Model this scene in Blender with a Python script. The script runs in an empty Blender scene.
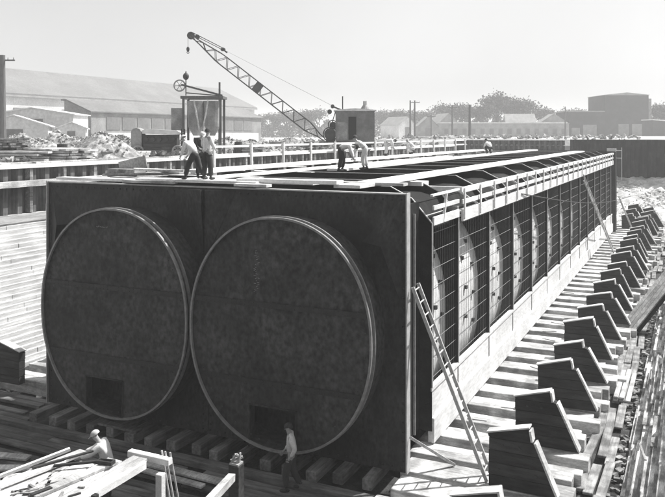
import bpy, math, random
from mathutils import Vector, Matrix
R = math.radians
rnd = random.Random(7)
S = bpy.context.scene
COL = S.collection

# ------------------------------------------------------------------ helpers
class MB:
    """collects boxes, bars, tubes and prisms, builds ONE mesh object"""
    def __init__(s): s.v = []; s.f = []
    def add(s, vs, fs):
        n = len(s.v); s.v += [tuple(v) for v in vs]; s.f += [tuple(i + n for i in f) for f in fs]; return s
    def box(s, x0, x1, y0, y1, z0, z1):
        vs = [(x, y, z) for z in (z0, z1) for y in (y0, y1) for x in (x0, x1)]
        return s.add(vs, [(0, 2, 3, 1), (4, 5, 7, 6), (0, 1, 5, 4), (2, 6, 7, 3), (0, 4, 6, 2), (1, 3, 7, 5)])
    def bar(s, a, b, w, h, up=(0, 0, 1), cut=0.0):
        a = Vector(a); b = Vector(b); d = (b - a).normalized(); u = Vector(up)
        if abs(d.dot(u)) > .98: u = Vector((1, 0, 0))
        r = d.cross(u).normalized(); u = r.cross(d).normalized()
        vs = []
        for p in (a, b):
            for i, j in ((-1, -1), (1, -1), (1, 1), (-1, 1)): vs.append(p + r * (i * w / 2) + u * (j * h / 2))
        return s.add(vs, [(0, 1, 2, 3), (7, 6, 5, 4), (0, 4, 5, 1), (1, 5, 6, 2), (2, 6, 7, 3), (3, 7, 4, 0)])
    def tube(s, a, b, r0, r1=None, n=10, caps=True):
        if r1 is None: r1 = r0
        a = Vector(a); b = Vector(b); d = (b - a).normalized(); u = Vector((0, 0, 1))
        if abs(d.dot(u)) > .98: u = Vector((1, 0, 0))
        r = d.cross(u).normalized(); u = r.cross(d)
        vs = []
        for p, q in ((a, r0), (b, r1)):
            for i in range(n):
                t = 2 * math.pi * i / n; vs.append(p + (r * math.cos(t) + u * math.sin(t)) * q)
        fs = [(i, (i + 1) % n, n + (i + 1) % n, n + i) for i in range(n)]
        if caps: fs += [tuple(range(n - 1, -1, -1)), tuple(range(n, 2 * n))]
        return s.add(vs, fs)
    def path(s, pts, r, n=6):
        for a, b in zip(pts, pts[1:]): s.tube(a, b, r, n=n)
        return s
    def prism_y(s, prof, y0, y1):
        """profile in XZ extruded along Y"""
        n = len(prof)
        vs = [(x, y0, z) for x, z in prof] + [(x, y1, z) for x, z in prof]
        return s.add(vs, [tuple(range(n)), tuple(range(2 * n - 1, n - 1, -1))] + [(i, n + i, n + (i + 1) % n, (i + 1) % n) for i in range(n)])
    def prism_x(s, prof, x0, x1):
        n = len(prof)
        vs = [(x0, y, z) for y, z in prof] + [(x1, y, z) for y, z in prof]
        return s.add(vs, [tuple(range(n - 1, -1, -1)), tuple(range(n, 2 * n))] + [(i, (i + 1) % n, n + (i + 1) % n, n + i) for i in range(n)])
    def ball(s, c, rx, ry, rz, n=12, m=8, jit=0):
        vs = []; c = Vector(c)
        for j in range(m + 1):
            p = math.pi * j / m
            for i in range(n):
                t = 2 * math.pi * i / n; k = 1 + (rnd.uniform(-jit, jit) if jit else 0)
                vs.append(c + Vector((rx * math.sin(p) * math.cos(t), ry * math.sin(p) * math.sin(t), rz * math.cos(p))) * k)
        fs = [(j * n + i, (j + 1) * n + i, (j + 1) * n + (i + 1) % n, j * n + (i + 1) % n) for j in range(m) for i in range(n)]
        return s.add(vs, fs)
    def torus(s, c, Rr, r, axis='z', n=28, m=6, sx=1, sz=1):
        vs = []
        for i in range(n):
            t = 2 * math.pi * i / n
            for j in range(m):
                p = 2 * math.pi * j / m; q = Rr + r * math.cos(p)
                a, b, h = q * math.cos(t) * sx, q * math.sin(t) * sz, r * math.sin(p)
                vs.append({'z': (c[0] + a, c[1] + b, c[2] + h), 'y': (c[0] + a, c[1] + h, c[2] + b), 'x': (c[0] + h, c[1] + a, c[2] + b)}[axis])
        return s.add(vs, [(i * m + j, ((i + 1) % n) * m + j, ((i + 1) % n) * m + (j + 1) % m, i * m + (j + 1) % m) for i in range(n) for j in range(m)])
    def build(s, name, mat, parent=None, loc=None, smooth=False, bevel=0, rz=0):
        """vertices are world coordinates when loc is given and are moved so that loc is the origin"""
        me = bpy.data.meshes.new(name)
        l = Vector(loc) if loc is not None else Vector((0, 0, 0))
        me.from_pydata([tuple(Vector(v) - l) for v in s.v], [], s.f); me.update()
        bmfix(me)
        if smooth:
            for p in me.polygons: p.use_smooth = True
        me.materials.append(mat)
        o = bpy.data.objects.new(name, me); COL.objects.link(o)
        if parent is None: o.location = l
        o.rotation_euler.z = rz
        if parent is not None: o.parent = parent
        if bevel:
            b = o.modifiers.new('bevel', 'BEVEL'); b.width = bevel; b.segments = 1; b.limit_method = 'ANGLE'
        return o
def bmfix(me):
    import bmesh
    bm = bmesh.new(); bm.from_mesh(me); bmesh.ops.recalc_face_normals(bm, faces=bm.faces); bm.to_mesh(me); bm.free()
def tag(o, label=None, cat=None, group=None, kind=None):
    if label: o['label'] = label
    if cat: o['category'] = cat
    if group: o['group'] = group
    if kind: o['kind'] = kind
    return o
def empty(name, loc, rz=0):
    o = bpy.data.objects.new(name, None); COL.objects.link(o); o.location = loc; o.rotation_euler.z = rz
    o.empty_display_size = .2
    return o
def copy_tree(o, parent=None):
    c = o.copy(); COL.objects.link(c); c.parent = parent
    for ch in list(o.children): copy_tree(ch, c)
    return c

# ------------------------------------------------------------------ materials (neutral greys: the photograph is black and white)
MATS = {}
def mat(name, g, var=.35, scale=6, rough=.85, bump=.3, stretch=(1, 1, 1), metal=0, dirt=0.0, dirt_scale=1.2, fine=.15, spec=.3):
    m = bpy.data.materials.new(name); m.use_nodes = True; MATS[name] = m
    nt = m.node_tree; n = nt.nodes; L = nt.links
    b = n['Principled BSDF']
    tc = n.new('ShaderNodeTexCoord'); oi = n.new('ShaderNodeObjectInfo')
    add = n.new('ShaderNodeVectorMath'); add.operation = 'ADD'
    mul = n.new('ShaderNodeMath'); mul.operation = 'MULTIPLY'; mul.inputs[1].default_value = 37.0
    L.new(oi.outputs['Random'], mul.inputs[0]); L.new(tc.outputs['Object'], add.inputs[0]); L.new(mul.outputs[0], add.inputs[1])
    mp = n.new('ShaderNodeMapping'); mp.inputs['Scale'].default_value = stretch; L.new(add.outputs[0], mp.inputs[0])
    def noise(sc, det, src):
        t = n.new('ShaderNodeTexNoise'); t.inputs['Scale'].default_value = sc; t.inputs['Detail'].default_value = det
        L.new(src, t.inputs['Vector']); return t
    n1 = noise(scale, 8, mp.outputs[0]); n2 = noise(scale * 9, 3, mp.outputs[0]); n3 = noise(dirt_scale, 6, add.outputs[0])
    def mr(src, a, bb, fmin=.3, fmax=.7):
        r = n.new('ShaderNodeMapRange'); r.inputs[1].default_value = fmin; r.inputs[2].default_value = fmax
        r.inputs[3].default_value = a; r.inputs[4].default_value = bb; L.new(src, r.inputs[0]); return r.outputs[0]
    def mm(a, c):
        x = n.new('ShaderNodeMath'); x.operation = 'MULTIPLY'; L.new(a, x.inputs[0]); L.new(c, x.inputs[1]); return x.outputs[0]
    v = mm(mr(n1.outputs[0], 1 - var, 1 + var), mr(n2.outputs[0], 1 - fine, 1 + fine))
    v = mm(v, mr(n3.outputs[0], 1 - dirt, 1.0, .42, .58))
    v = mm(v, mr(oi.outputs['Random'], 1 - var * .5, 1 + var * .4, 0, 1))
    g_ = n.new('ShaderNodeMath'); g_.operation = 'MULTIPLY'; g_.inputs[1].default_value = g; L.new(v, g_.inputs[0]); g_.use_clamp = True
    cb = n.new('ShaderNodeCombineColor')
    for i in range(3): L.new(g_.outputs[0], cb.inputs[i])
    L.new(cb.outputs[0], b.inputs['Base Color'])
    b.inputs['Roughness'].default_value = rough; b.inputs['Metallic'].default_value = metal
    b.inputs['Specular IOR Level'].default_value = spec
    if bump:
        ad = n.new('ShaderNodeMath'); ad.operation = 'ADD'; L.new(n1.outputs[0], ad.inputs[0]); L.new(n2.outputs[0], ad.inputs[1])
        bp = n.new('ShaderNodeBump'); bp.inputs['Strength'].default_value = bump; bp.inputs['Distance'].default_value = .02
        L.new(ad.outputs[0], bp.inputs['Height']); L.new(bp.outputs[0], b.inputs['Normal'])
    return m
M_PLATE = mat('painted_steel_plate', .026, .4, 1.1, .6, .08, stretch=(1.2, 1, .7), dirt=.6, dirt_scale=.6, fine=.7, spec=.4)
M_DISC = mat('weathered_steel_disc', .042, .4, .9, .7, .07, stretch=(1, 1, .8), dirt=.35, dirt_scale=.5, fine=.7, spec=.35)
M_RIM = mat('bright_steel_edge', .38, .2, 5, .4, .1, metal=.0, spec=.5)
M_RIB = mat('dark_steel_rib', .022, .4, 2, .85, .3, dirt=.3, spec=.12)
M_SHELL = mat('primed_steel_shell', .78, .1, 3, .7, .12, dirt=.15, dirt_scale=2)
M_BAR = mat('reinforcing_bar', .16, .3, 8, .7, 0)
M_RING = mat('scuffed_steel_ring', .2, .25, 6, .45, .1, spec=.6)
M_LADDER = mat('old_ladder_wood', .42, .2, 4, .85, .3)
M_SPOIL = mat('grey_spoil', .34, .4, 3, 1, 1.0, dirt=.4, dirt_scale=1.5, fine=.4)
M_CONC = mat('pale_concrete', .72, .1, 1.5, .9, .15, stretch=(1, .25, 1), dirt=.12, dirt_scale=.8, fine=.15)
M_WOODL = mat('fresh_timber_lengthwise', .5, .28, 2.2, .85, .5, stretch=(6, .6, 6), dirt=.4, fine=.3)
M_WOODX = mat('worn_timber_crosswise', .6, .28, 2.2, .9, .6, stretch=(.6, 6, 6), dirt=.5, dirt_scale=1.3, fine=.3)
M_WOODXD = mat('soaked_timber_crosswise', .15, .4, 2.2, .9, .7, stretch=(.6, 6, 6), dirt=.5, dirt_scale=.9)
M_WOODY = mat('worn_timber_lengthwise', .3, .35, 2.2, .9, .6, stretch=(6, .6, 6), dirt=.5, dirt_scale=1.6)
M_KEEL = mat('grimy_keel_timber', .22, .4, 2.2, .9, .6, stretch=(6, .6, 6), dirt=.5)
M_BLOCK = mat('dark_timber', .034, .6, 2.0, .85, .8, stretch=(.8, 5, 5), dirt=.3)  # shade on the bilge block faces is put into this dark colour
M_BLOCKTOP = mat('sunlit_timber_top', .6, .25, 3, .9, .4, stretch=(.8, 5, 5), dirt=.3)  # sun on block tops and right edges is put into this pale colour
M_WHITE = mat('whitewashed_timber', .74, .1, 2.5, .85, .3, stretch=(5, .8, 5), dirt=.12)
M_BANKL = mat('bleached_bank_timber', .48, .3, 2.0, .95, .5, stretch=(3, .3, 5), dirt=.2, dirt_scale=.8)
M_BANKR = mat('weathered_bank_timber', .62, .4, 2.0, .95, .9, stretch=(3, .4, 5), dirt=.65, dirt_scale=1.2, fine=.3)
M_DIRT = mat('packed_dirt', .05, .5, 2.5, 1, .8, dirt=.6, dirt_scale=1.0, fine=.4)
M_GROUND = mat('pale_yard_dirt', .5, .3, .35, 1, .6, dirt=.4, dirt_scale=.05, fine=.2)
M_RUBBLE = mat('broken_rubble', .38, .5, 5, 1, .6, dirt=.5, dirt_scale=3, fine=.3)
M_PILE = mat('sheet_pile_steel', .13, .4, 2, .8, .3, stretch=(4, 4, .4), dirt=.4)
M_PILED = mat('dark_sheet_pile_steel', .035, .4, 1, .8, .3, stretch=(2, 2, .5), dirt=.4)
M_WALLW = mat('pale_siding', .6, .12, .4, .9, .1, dirt=.15, dirt_scale=.1)
M_ROOFW = mat('pale_roofing', .17, .1, .3, .9, .1, dirt=.1, dirt_scale=.1)
M_WALLG = mat('grey_siding', .24, .2, .8, .9, .2)
M_BRICK = mat('sooty_brick', .028, .25, .8, .95, .2, dirt=.3, dirt_scale=.2)
M_GLASS = mat('dusty_window_glass', .12, .2, 2, .3, 0, spec=.6)
M_DARK = mat('black_iron', .03, .3, 4, .6, .2)
M_CRANE = mat('grey_crane_siding', .2, .15, 2, .8, .2, dirt=.2)
M_BOOM = mat('dark_boom_steel', .06, .2, 3, .6, .1)
M_TIN = mat('dull_tinplate', .28, .25, 2, .6, .2, dirt=.3)
M_LEAF = mat('tree_foliage', .07, .5, 3, .9, 0)
M_BARK = mat('tree_bark', .09, .3, 5, .95, .4)
M_SACK = mat('burlap_sacking', .38, .2, 9, 1, .7)
M_ROPE = mat('manila_rope', .4, .3, 20, 1, .5)
M_SKIN = mat('weathered_skin', .32, .08, 6, .6, .05)
M_SHIRTW = mat('white_work_shirt', .7, .1, 6, .95, .3)
M_SHIRTG = mat('grey_work_shirt', .6, .12, 6, .95, .3)
M_TROUSER = mat('dark_work_trousers', .045, .2, 6, .95, .3)
M_HAIR = mat('dark_hair', .04, .2, 20, .8, .2)
M_CAPL = mat('pale_cloth_cap', .5, .1, 8, .95, .2)
M_SHOE = mat('black_boot_leather', .03, .2, 8, .6, .1)
M_POLE = mat('creosoted_pole', .1, .25, 4, .9, .4, stretch=(5, 5, .5))
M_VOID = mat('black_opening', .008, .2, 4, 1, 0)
M_CHALK = mat('white_chalk', .28, .5, 30, 1, 0)

def noisez(x, y):
    return math.sin(x * .31 + 1.3) * math.cos(y * .27) + .5 * math.sin(x * .83 + y * .61)

# ------------------------------------------------------------------ setting
def ground():
    # one sheet to the horizon with the dock basin cut out of it
    mb = MB()
    x0, x1, y0, y1 = -21.3, 8.7, -30, 75.3
    xs = [-4000, -1200, -400, -180, -100, -60, -40, -30, x0, -10, 0, x1, 30, 120, 500, 1500, 4000]
    ys = [-400, -100, y0, -10, 10, 30, 50, y1, 76.2, 80, 100, 140, 200, 300, 500, 1000, 2500, 7000]
    def h(x, y):
        z = 7.42
        if y > y1: z += .75 * min(1, (y - y1) / .9) * min(1, max(0, (x + 42) / 10))
        return z
    idx = {}
    for i, x in enumerate(xs):
        for j, y in enumerate(ys): idx[i, j] = len(mb.v); mb.v.append((x, y, h(x, y)))
    for i in range(len(xs) - 1):
        for j in range(len(ys) - 1):
            if xs[i] >= x0 and xs[i + 1] <= x1 and ys[j] >= y0 and ys[j + 1] <= y1: continue
            mb.f.append((idx[i, j], idx[i + 1, j], idx[i + 1, j + 1], idx[i, j + 1]))
    tag(mb.build('ground', M_GROUND), kind='structure')
    fl = MB()
    nx, ny = 46, 160
    X0, X1, Y0, Y1 = -18.0, 5.6, -26, 76
    for j in range(ny + 1):
        for i in range(nx + 1):
            x = X0 + (X1 - X0) * i / nx; y = Y0 + (Y1 - Y0) * j / ny
            z = (-.56 if x > 3.7 or y < .8 or x < -16.9 else -.95) + rnd.uniform(-.04, .05) + (.12 * rnd.random() if x > 3.6 else 0)
            if y > 62: z += (y - 62) * .30 + rnd.uniform(0, .2)
            fl.v.append((x, y, z))
    for j in range(ny):
        for i in range(nx):
            a = j * (nx + 1) + i; fl.f.append((a, a + 1, a + nx + 2, a + nx + 1))
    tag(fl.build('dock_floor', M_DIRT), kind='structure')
    # stepped timber banks
    def bank(name, m, xf, sgn, y0, y1, n, jit, seg):
        mb = MB(); run, rise = 3.1 / n, 5.75 / n
        ny = int((y1 - y0) / seg)
        for k in range(n):
            y = y0 + rnd.uniform(-2, 0)
            while y < y1:
                l = seg * rnd.uniform(.6, 1.5); xa = xf + sgn * (run * k + rnd.uniform(-jit, jit)); xb = xf + sgn * (run * (k + 1) + .35)
                dz = rnd.uniform(-jit, jit) * .8
                za = -.7 if k == 0 else -.55 + rise * k - .12
                e = rnd.uniform(.003, .02)
                mb.box(min(xa, xb), max(xa, xb), y, min(y + l - e, y1), za, -.55 + rise * (k + 1) + dz)
                y += l
        tag(mb.build(name, m, bevel=.012), kind='structure')
    bank('left_bank', M_BANKL, -17.6, -1, -24, 75, 30, .012, 4.6)
    bank('right_bank', M_BANKR, 5.05, 1, -24, 75, 24, .05, 2.6)
    # earth backing at the head of the dock
    hb = MB(); nx = 70; ny = 34
    for j in range(ny + 1):
        for i in range(nx + 1):
            x = -21 + 30 * i / nx; y = 58 + 17.2 * j / ny
            hb.v.append((x, y, -.5 + 4.5 * (j / ny) ** 1.4 + .45 * noisez(x * 3, y * 3) * .3 + rnd.uniform(-.12, .12)))
    for j in range(ny):
        for i in range(nx): a = j * (nx + 1) + i; hb.f.append((a, a + 1, a + nx + 2, a + nx + 1))
    tag(hb.build('head_bank', mat('pale_rubble_slope', .62, .35, 1.2, 1, .8, dirt=.4, dirt_scale=.5)), kind='structure')
    # ledge between left bank and sheet piles
    tag(MB().box(-21.2, -20.4, -24, 75, 4.9, 5.26).build('bank_ledge', M_BANKL), kind='structure')
ground()

def pile_wall(name, p0, p1, z0, z1, m, label, pitch=.8, depth=.22, thick=.03, group=None, cap=None):
    p0 = Vector(p0); p1 = Vector(p1); d = (p1 - p0); Ln = d.length; d.normalize(); nrm = Vector((-d.y, d.x))
    n = int(Ln / pitch); pts = []
    for i in range(n):
        for t, o in ((0, 0), (.32, 0), (.5, 1), (.82, 1)):
            q = p0 + d * ((i + t) * pitch) + nrm * (o * depth); pts.append(q)
    mb = MB()
    for (a, b) in zip(pts, pts[1:]):
        zz = z1 + 0
        vs = [(a.x, a.y, z0), (b.x, b.y, z0), (b.x, b.y, zz), (a.x, a.y, zz)]
        w = nrm * thick
        vs += [(x + w.x, y + w.y, z) for x, y, z in vs]
        mb.add(vs, [(0, 1, 2, 3), (7, 6, 5, 4), (3, 2, 6, 7), (0, 3, 7, 4), (1, 5, 6, 2)])
    root = empty(name, (p0.x, p0.y, z0)); tag(root, label, 'retaining wall', group)
    mb.build('pile_sheet', m, root, root.location)
    if cap:
        c = MB(); w, hh, off, mm_, nm = cap
        a = p0 + nrm * off; b = p1 + nrm * off
        c.bar((a.x, a.y, z1 + hh / 2 + .003), (b.x, b.y, z1 + hh / 2 + .003), w, hh); c.build(nm, mm_, root, root.location)
    return root
# left dock wall (faces +X)
lw = pile_wall('sheet_pile_wall', (-20.75, -20), (-20.75, 75), 4.95, 7.3, M_PILE, 'long dark sheet pile wall along the left edge of the dock', cap=(.6, .14, -.1, M_WHITE, 'cap_beam'), depth=-.25)
MB().bar((-20.25, -20, 6.62), (-20.25, 75, 6.62), .3, .26).build('waler', M_WOODL, lw, lw.location)
bk = MB()
for i in range(46): bk.box(-20.72, -20.4, -18 + i * 2.05, -17.82 + i * 2.05, 5.3 + rnd.random() * .3, 7.3)
bk.build('post_row', M_WOODY, lw, lw.location)
pile_wall('sheet_pile_wall', (-20.75, 75.2), (-6.6, 75.2), 3.2, 8.05, M_PILE, 'grey corrugated sheet pile wall closing the far end of the dock', depth=.25, pitch=.62, cap=(.5, .12, .1, M_WHITE, 'cap_beam'))
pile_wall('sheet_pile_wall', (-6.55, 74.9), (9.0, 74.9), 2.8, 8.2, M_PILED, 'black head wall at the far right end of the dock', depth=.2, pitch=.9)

# ------------------------------------------------------------------ the twin tube section
L_T = 56.0; W = 12.5; H = 7.3; CZ = 3.48; AX = 2.72; BZ = 3.08
CXR, CXL = -3.33, -8.98
RIBS = [2.1 + (0 if k == 0 else 2.7 + 4.05 * (k - 1)) for k in range(14)]
tube = empty('twin_tube_section', (-W / 2, 0, 0)); TL = tube.location.copy()
tag(tube, 'huge black steel twin tube section with two round bulkheads standing on the dock floor', 'tunnel section')
def oval(a, b, n=72, p=2.12):
    r = []
    for i in range(n):
        t = 2 * math.pi * i / n; c, s_ = math.cos(t), math.sin(t)
        r.append((a * math.copysign(abs(c) ** (2 / p), c), b * math.copysign(abs(s_) ** (2 / p), s_)))
    return r
def ring(mb, cx, cz, a0, b0, a1, b1, y0, y1, n=72, arc=None):
    o0, o1 = oval(a0, b0, n), oval(a1, b1, n)
    vs = []
    for y in (y0, y1):
        for o in (o0, o1): vs += [(cx + x, y, cz + z) for x, z in o]
    fs = []
    for i in range(n):
        j = (i + 1) % n
        fs += [(i, n + i, n + j, j), (2 * n + i, 2 * n + j, 3 * n + j, 3 * n + i), (i, j, 2 * n + j, 2 * n + i), (n + i, 3 * n + i, 3 * n + j, n + j)]
    return mb.add(vs, fs)
# end plate: three lapped strakes so the sheet edges read
ep = MB()
for k, (xa, xb) in enumerate(((-W, -W / 2 - .01), (-W / 2 + .01, 0))):
    ep.box(xa, xb, -.02, .03, 0, 7.24)
ep.box(-W / 2 - .07, -W / 2 + .07, -.045, -.022, .1, 7.2)
for sx in (-1, 1):   # folded corner and centre gussets
    for (x, z, dx, dz) in ((-W / 2 + sx * .08, 7.2, sx * .95, -1.9),):
        ep.add([(x, -.24, z), (x + dx, -.024, z), (x, -.05, z + dz), (x, -.022, z), (x, -.022, z + dz)], [(0, 1, 2), (3, 4, 1), (0, 3, 1), (0, 2, 4, 3)])
for (x, sx) in ((-.12, -1), (-W + .12, 1)):
    ep.add([(x, -.024, 7.15), (x + sx * 1.15, -.024, 5.95), (x + sx * .5, -.3, 5.9), (x, -.024, 4.3)], [(0, 1, 2), (0, 2, 3)])
ep.build('end_plate', M_PLATE, tube, TL)
fr = MB()
fr.box(-.0, .035, -.10, .16, 0, 7.3); fr.build('side_flange', M_RIM, tube, TL)
MB().box(-W - .035, -W, -.10, .16, 0, 7.3).build('side_flange', M_RIM, tube, TL)
fr = MB(); fr.box(-W, 0, -.06, .16, 7.25, 7.285); fr.build('top_flange', M_RIM, tube, TL)
rv = MB()
for i in range(48):
    for z in (7.12, .12): rv.ball((-W + .13 + i * .26, -.022, z), .034, .022, .034, 8, 5)
for z_ in range(27):
    for x in (-.1, -W + .1, -W / 2 - .14, -W / 2 + .14): rv.ball((x, -.022, .3 + z_ * .25), .034, .022, .034, 8, 5)
rv.build('rivets', M_PLATE, tube, TL)['kind'] = 'stuff'
def bulkhead(cx, lab, dx0, dx1, dz0, dz1):
    b = MB(); n = 96
    o = oval(AX, BZ, n)
    # cylinder stub from plate to face
    vs = [(cx + x, -.02, CZ + z) for x, z in o] + [(cx + x, -1.0, CZ + z) for x, z in o]
    b.add(vs, [(i, (i + 1) % n, n + (i + 1) % n, n + i) for i in range(n)])
    # face in lapped strakes with a doorway cut out: scanline quads
    seams = [-BZ, -1.35, .75, BZ]
    def halfw(z):
        q = min(1, abs(z) / BZ); return AX * (1 - q ** 2.12) ** (1 / 2.12)
    N = 90; zs = sorted(set([-BZ + 2 * BZ * i / N for i in range(N + 1)] + [dz0 - CZ, dz1 - CZ] + seams))
    for z0, z1 in zip(zs, zs[1:]):
        zm = (z0 + z1) / 2; k = 0 if zm < seams[1] else 1 if zm < seams[2] else 2
        y = -.985 + .012 * k
        w0, w1 = halfw(z0), halfw(z1)
        door = dz0 - CZ <= zm <= dz1 - CZ
        spans = [(-1, None), (None, 1)] if door else [(-1, 1)]
        if door:
            b.add([(cx - w0, y, CZ + z0), (dx0, y, CZ + z0), (dx0, y, CZ + z1), (cx - w1, y, CZ + z1)], [(0, 1, 2, 3)])
            b.add([(dx1, y, CZ + z0), (cx + w0, y, CZ + z0), (cx + w1, y, CZ + z1), (dx1, y, CZ + z1)], [(0, 1, 2, 3)])
        else:
            b.add([(cx - w0, y, CZ + z0), (cx + w0, y, CZ + z0), (cx + w1, y, CZ + z1), (cx - w1, y, CZ + z1)], [(0, 1, 2, 3)])
    LS = []
    for s in seams[1:3]:
        LS.append((cx - halfw(s) + .05, cx + halfw(s) - .05, CZ + s))
    o_ = b.build('bulkhead_disc', M_DISC, tube, TL)
    for xa, xb, zz in LS:
        q = MB(); q.box(xa, xb, -1.016, -.99, zz - .07, zz + .07)
        for i in range(int((xb - xa) / .14)):
            for dz_ in (-.04, .04): q.ball((xa + .07 + i * .14, -1.016, zz + dz_), .016, .012, .016, 6, 4)
        q = q.build('lap_strap', M_DARK, o_)
        for v in q.data.vertices: v.co -= TL
    r = MB(); ring(r, cx, CZ, AX, BZ, AX + .055, BZ + .055, -1.075, -1.0, 96); r.build('rim', M_RING, o_)
    for v in o_.children[-1].data.vertices: v.co -= TL
    r = MB(); ring(r, cx, CZ, AX + .002, BZ + .002, AX + .075, BZ + .075, -.86, -.81, 96); r.build('rim', M_RING, o_)
    for v in o_.children[-1].data.vertices: v.co -= TL
    # doorway: frame and dark chamber
    d = MB()
    for a in ((dx0, dx0 + .04, dz0, dz1), (dx1 - .04, dx1, dz0, dz1)): d.box(a[0], a[1], -1.02, -.75, a[2], a[3])
    d.box(dx0, dx1, -1.02, -.75, dz1 - .04, dz1); d.box(dx0, dx1, -1.02, -.75, dz0, dz0 + .04)
    f_ = d.build('door_frame', M_PLATE, o_)
    for v in f_.data.vertices: v.co -= TL
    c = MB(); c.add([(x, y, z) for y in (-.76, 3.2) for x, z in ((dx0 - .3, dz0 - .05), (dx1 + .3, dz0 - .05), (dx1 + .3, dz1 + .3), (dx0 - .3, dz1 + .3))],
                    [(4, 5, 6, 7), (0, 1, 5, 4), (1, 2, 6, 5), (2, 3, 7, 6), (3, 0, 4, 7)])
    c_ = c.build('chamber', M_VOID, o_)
    for v in c_.data.vertices: v.co -= TL
    b2 = MB()
    for i in range(60):
        t = 2 * math.pi * i / 60; x, z = math.cos(t), math.sin(t)
        b2.ball((cx + x * (AX - .14), -1.0, CZ + z * (BZ - .14)), .02, .014, .02, 6, 4)
    q = b2.build('rivets', M_DISC, o_); q['kind'] = 'stuff'
    for v in q.data.vertices: v.co -= TL
    return o_
dL = bulkhead(CXL, '', -10.0, -8.55, .42, 1.52)
dR = bulkhead(CXR, '', -4.2, -2.72, .35, 1.52)
dL['label'] = 'left round bulkhead with a small square doorway'; dR['label'] = 'right round bulkhead with chalk marks and a doorway'
ck = MB()
for i in range(26):
    x = -4.0 + rnd.uniform(-.07, .07); z = 4.55 + i * .045 + rnd.uniform(-.02, .02)
    ck.bar((x, -.968, z), (x + rnd.uniform(.02, .07), -.968, z + rnd.uniform(-.02, .03)), .008, .008)
q = ck.build('chalk_writing', M_CHALK, dR)
for v in q.data.vertices: v.co -= TL
ck = MB()
for i in range(9):
    x = -9.6 + i * .05; ck.bar((x, -.968, 6.03 + rnd.uniform(-.02, .02)), (x + .04, -.968, 6.05 + rnd.uniform(-.03, .02)), .008, .008)
q = ck.build('chalk_writing', M_CHALK, dL)
for v in q.data.vertices: v.co -= TL

# ribs: whole cross frames with chamfered shoulders, pierced by the shells
prof = [(-W, .35), (0, .35), (0, 6.28), (-.62, 6.98), (-1.28, 7.3), (-W + 1.28, 7.3), (-W + .62, 6.98), (-W, 6.28)]
for i, y in enumerate(RIBS):
    r = MB().prism_y(prof, y - .015, y + .015)
    o = r.build('rib', M_RIB, tube, TL)
    e = MB()
    pp = [(0, 1.6), (0, 6.28), (-.62, 6.98), (-1.28, 7.3), (-W + 1.28, 7.3)]
    for (xa, za), (xb, zb) in zip(pp, pp[1:]):
        e.bar((xa + .012, y, za), (xb + .012, y, zb), .075, .024, up=(1, 0, .3) if xa == xb else (0, 0, 1))
    q = e.build('rib_flange', M_RIM, o)
    for v in q.data.vertices: v.co -= TL
for cx in (CXR, CXL):
    b = MB(); n = 96; o = [p_ if p_[1] > 0 else q_ for p_, q_ in zip(oval(AX + .19, BZ + .1, 96, 2.2), oval(AX + .19, BZ + .1, 96, 4.0))]
    vs = [(cx + x, y, CZ + z) for y in (2.1, L_T) for x, z in o]
    b.add(vs, [(i, (i + 1) % n, n + (i + 1) % n, n + i) for i in range(n)])
    b.build('tube_shell', M_SHELL, tube, TL, smooth=True)
sp_ = MB(); sp_.box(-.42, -.36, .2, 2.05, .1, 6.9); sp_.build('side_panel', M_RIB, tube, TL)  # dark panel added to stand for shade in the bay behind the plate
for yy in (.9, 1.5): MB().box(-.355, -.30, yy, yy + .03, .4, 6.6).build('side_stiffener', M_RIM if yy > 1 else M_RIB, tube, TL)
# studs on the right shell between ribs
st = MB()
for y0, y1 in zip(RIBS, RIBS[1:]):
    for f in (.28, .55, .8):
        for z in (2.2, 3.2, 4.2, 5.0):
            zz = z + (.35 if f == .55 else 0); q = min(.999, abs(zz - CZ) / BZ)
            e_ = 2.2 if zz > CZ else 4.0; x = CXR + (AX + .19) * (1 - q ** e_) ** (1 / e_); y = y0 + (y1 - y0) * f
            if y0 < 29: MB().box(x - .05, x + .1, y - .06, y + .06, zz - .06, zz + .06).build('form_tie', M_DARK, tube, TL)
            else: st.box(x - .05, x + .1, y - .06, y + .06, zz - .06, zz + .06)
st.build('form_tie', M_DARK, tube, TL)['kind'] = 'stuff'
# reinforcing mesh, one mat per bay
ends = RIBS + [L_T]
for y0, y1 in zip(ends, ends[1:]):
    g = MB(); far = y0 > 30
    k = int((y1 - y0 - .1) / (.21 if not far else .42))
    for i in range(1, k):
        y = y0 + (y1 - y0) * i / k; g.tube((-.1, y, 1.62), (-.1, y, 6.2), .0055, n=4, caps=False)
    for i in range(9): g.tube((-.085, y0 + .02, 1.8 + i * .52), (-.085, y1 - .02, 1.8 + i * .52), .009, n=4, caps=False)
    g.build('reinforcing_mesh', M_BAR, tube, TL)
# skirt at the base, with a ledge
sk = MB()
sk.box(-.12, .06, 2.12, L_T + .3, 0.02, .72); sk.box(-.14, -.02, 2.12, L_T + .3, .722, 1.6); sk.box(-W - .06, -W + .35, 2.0, L_T, .02, 1.5)
sk.box(-.02, .015, 2.05, L_T + .3, 1.5, 1.6)
sk.build('base_skirt', M_CONC, tube, TL)
ebk = MB(); ebk.box(-W, 0.05, L_T + .32, L_T + .5, 0, 7.3); ebk.box(-.5, .25, L_T - 1.0, L_T + .3, 0.02, 7.2)
ebk.build('far_end_plate', M_RIB, tube, TL)
fl = MB(); fl.box(-W + .3, -.36, .05, L_T, .1, .4); fl.build('bottom_plate', M_RIB, tube, TL)
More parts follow.
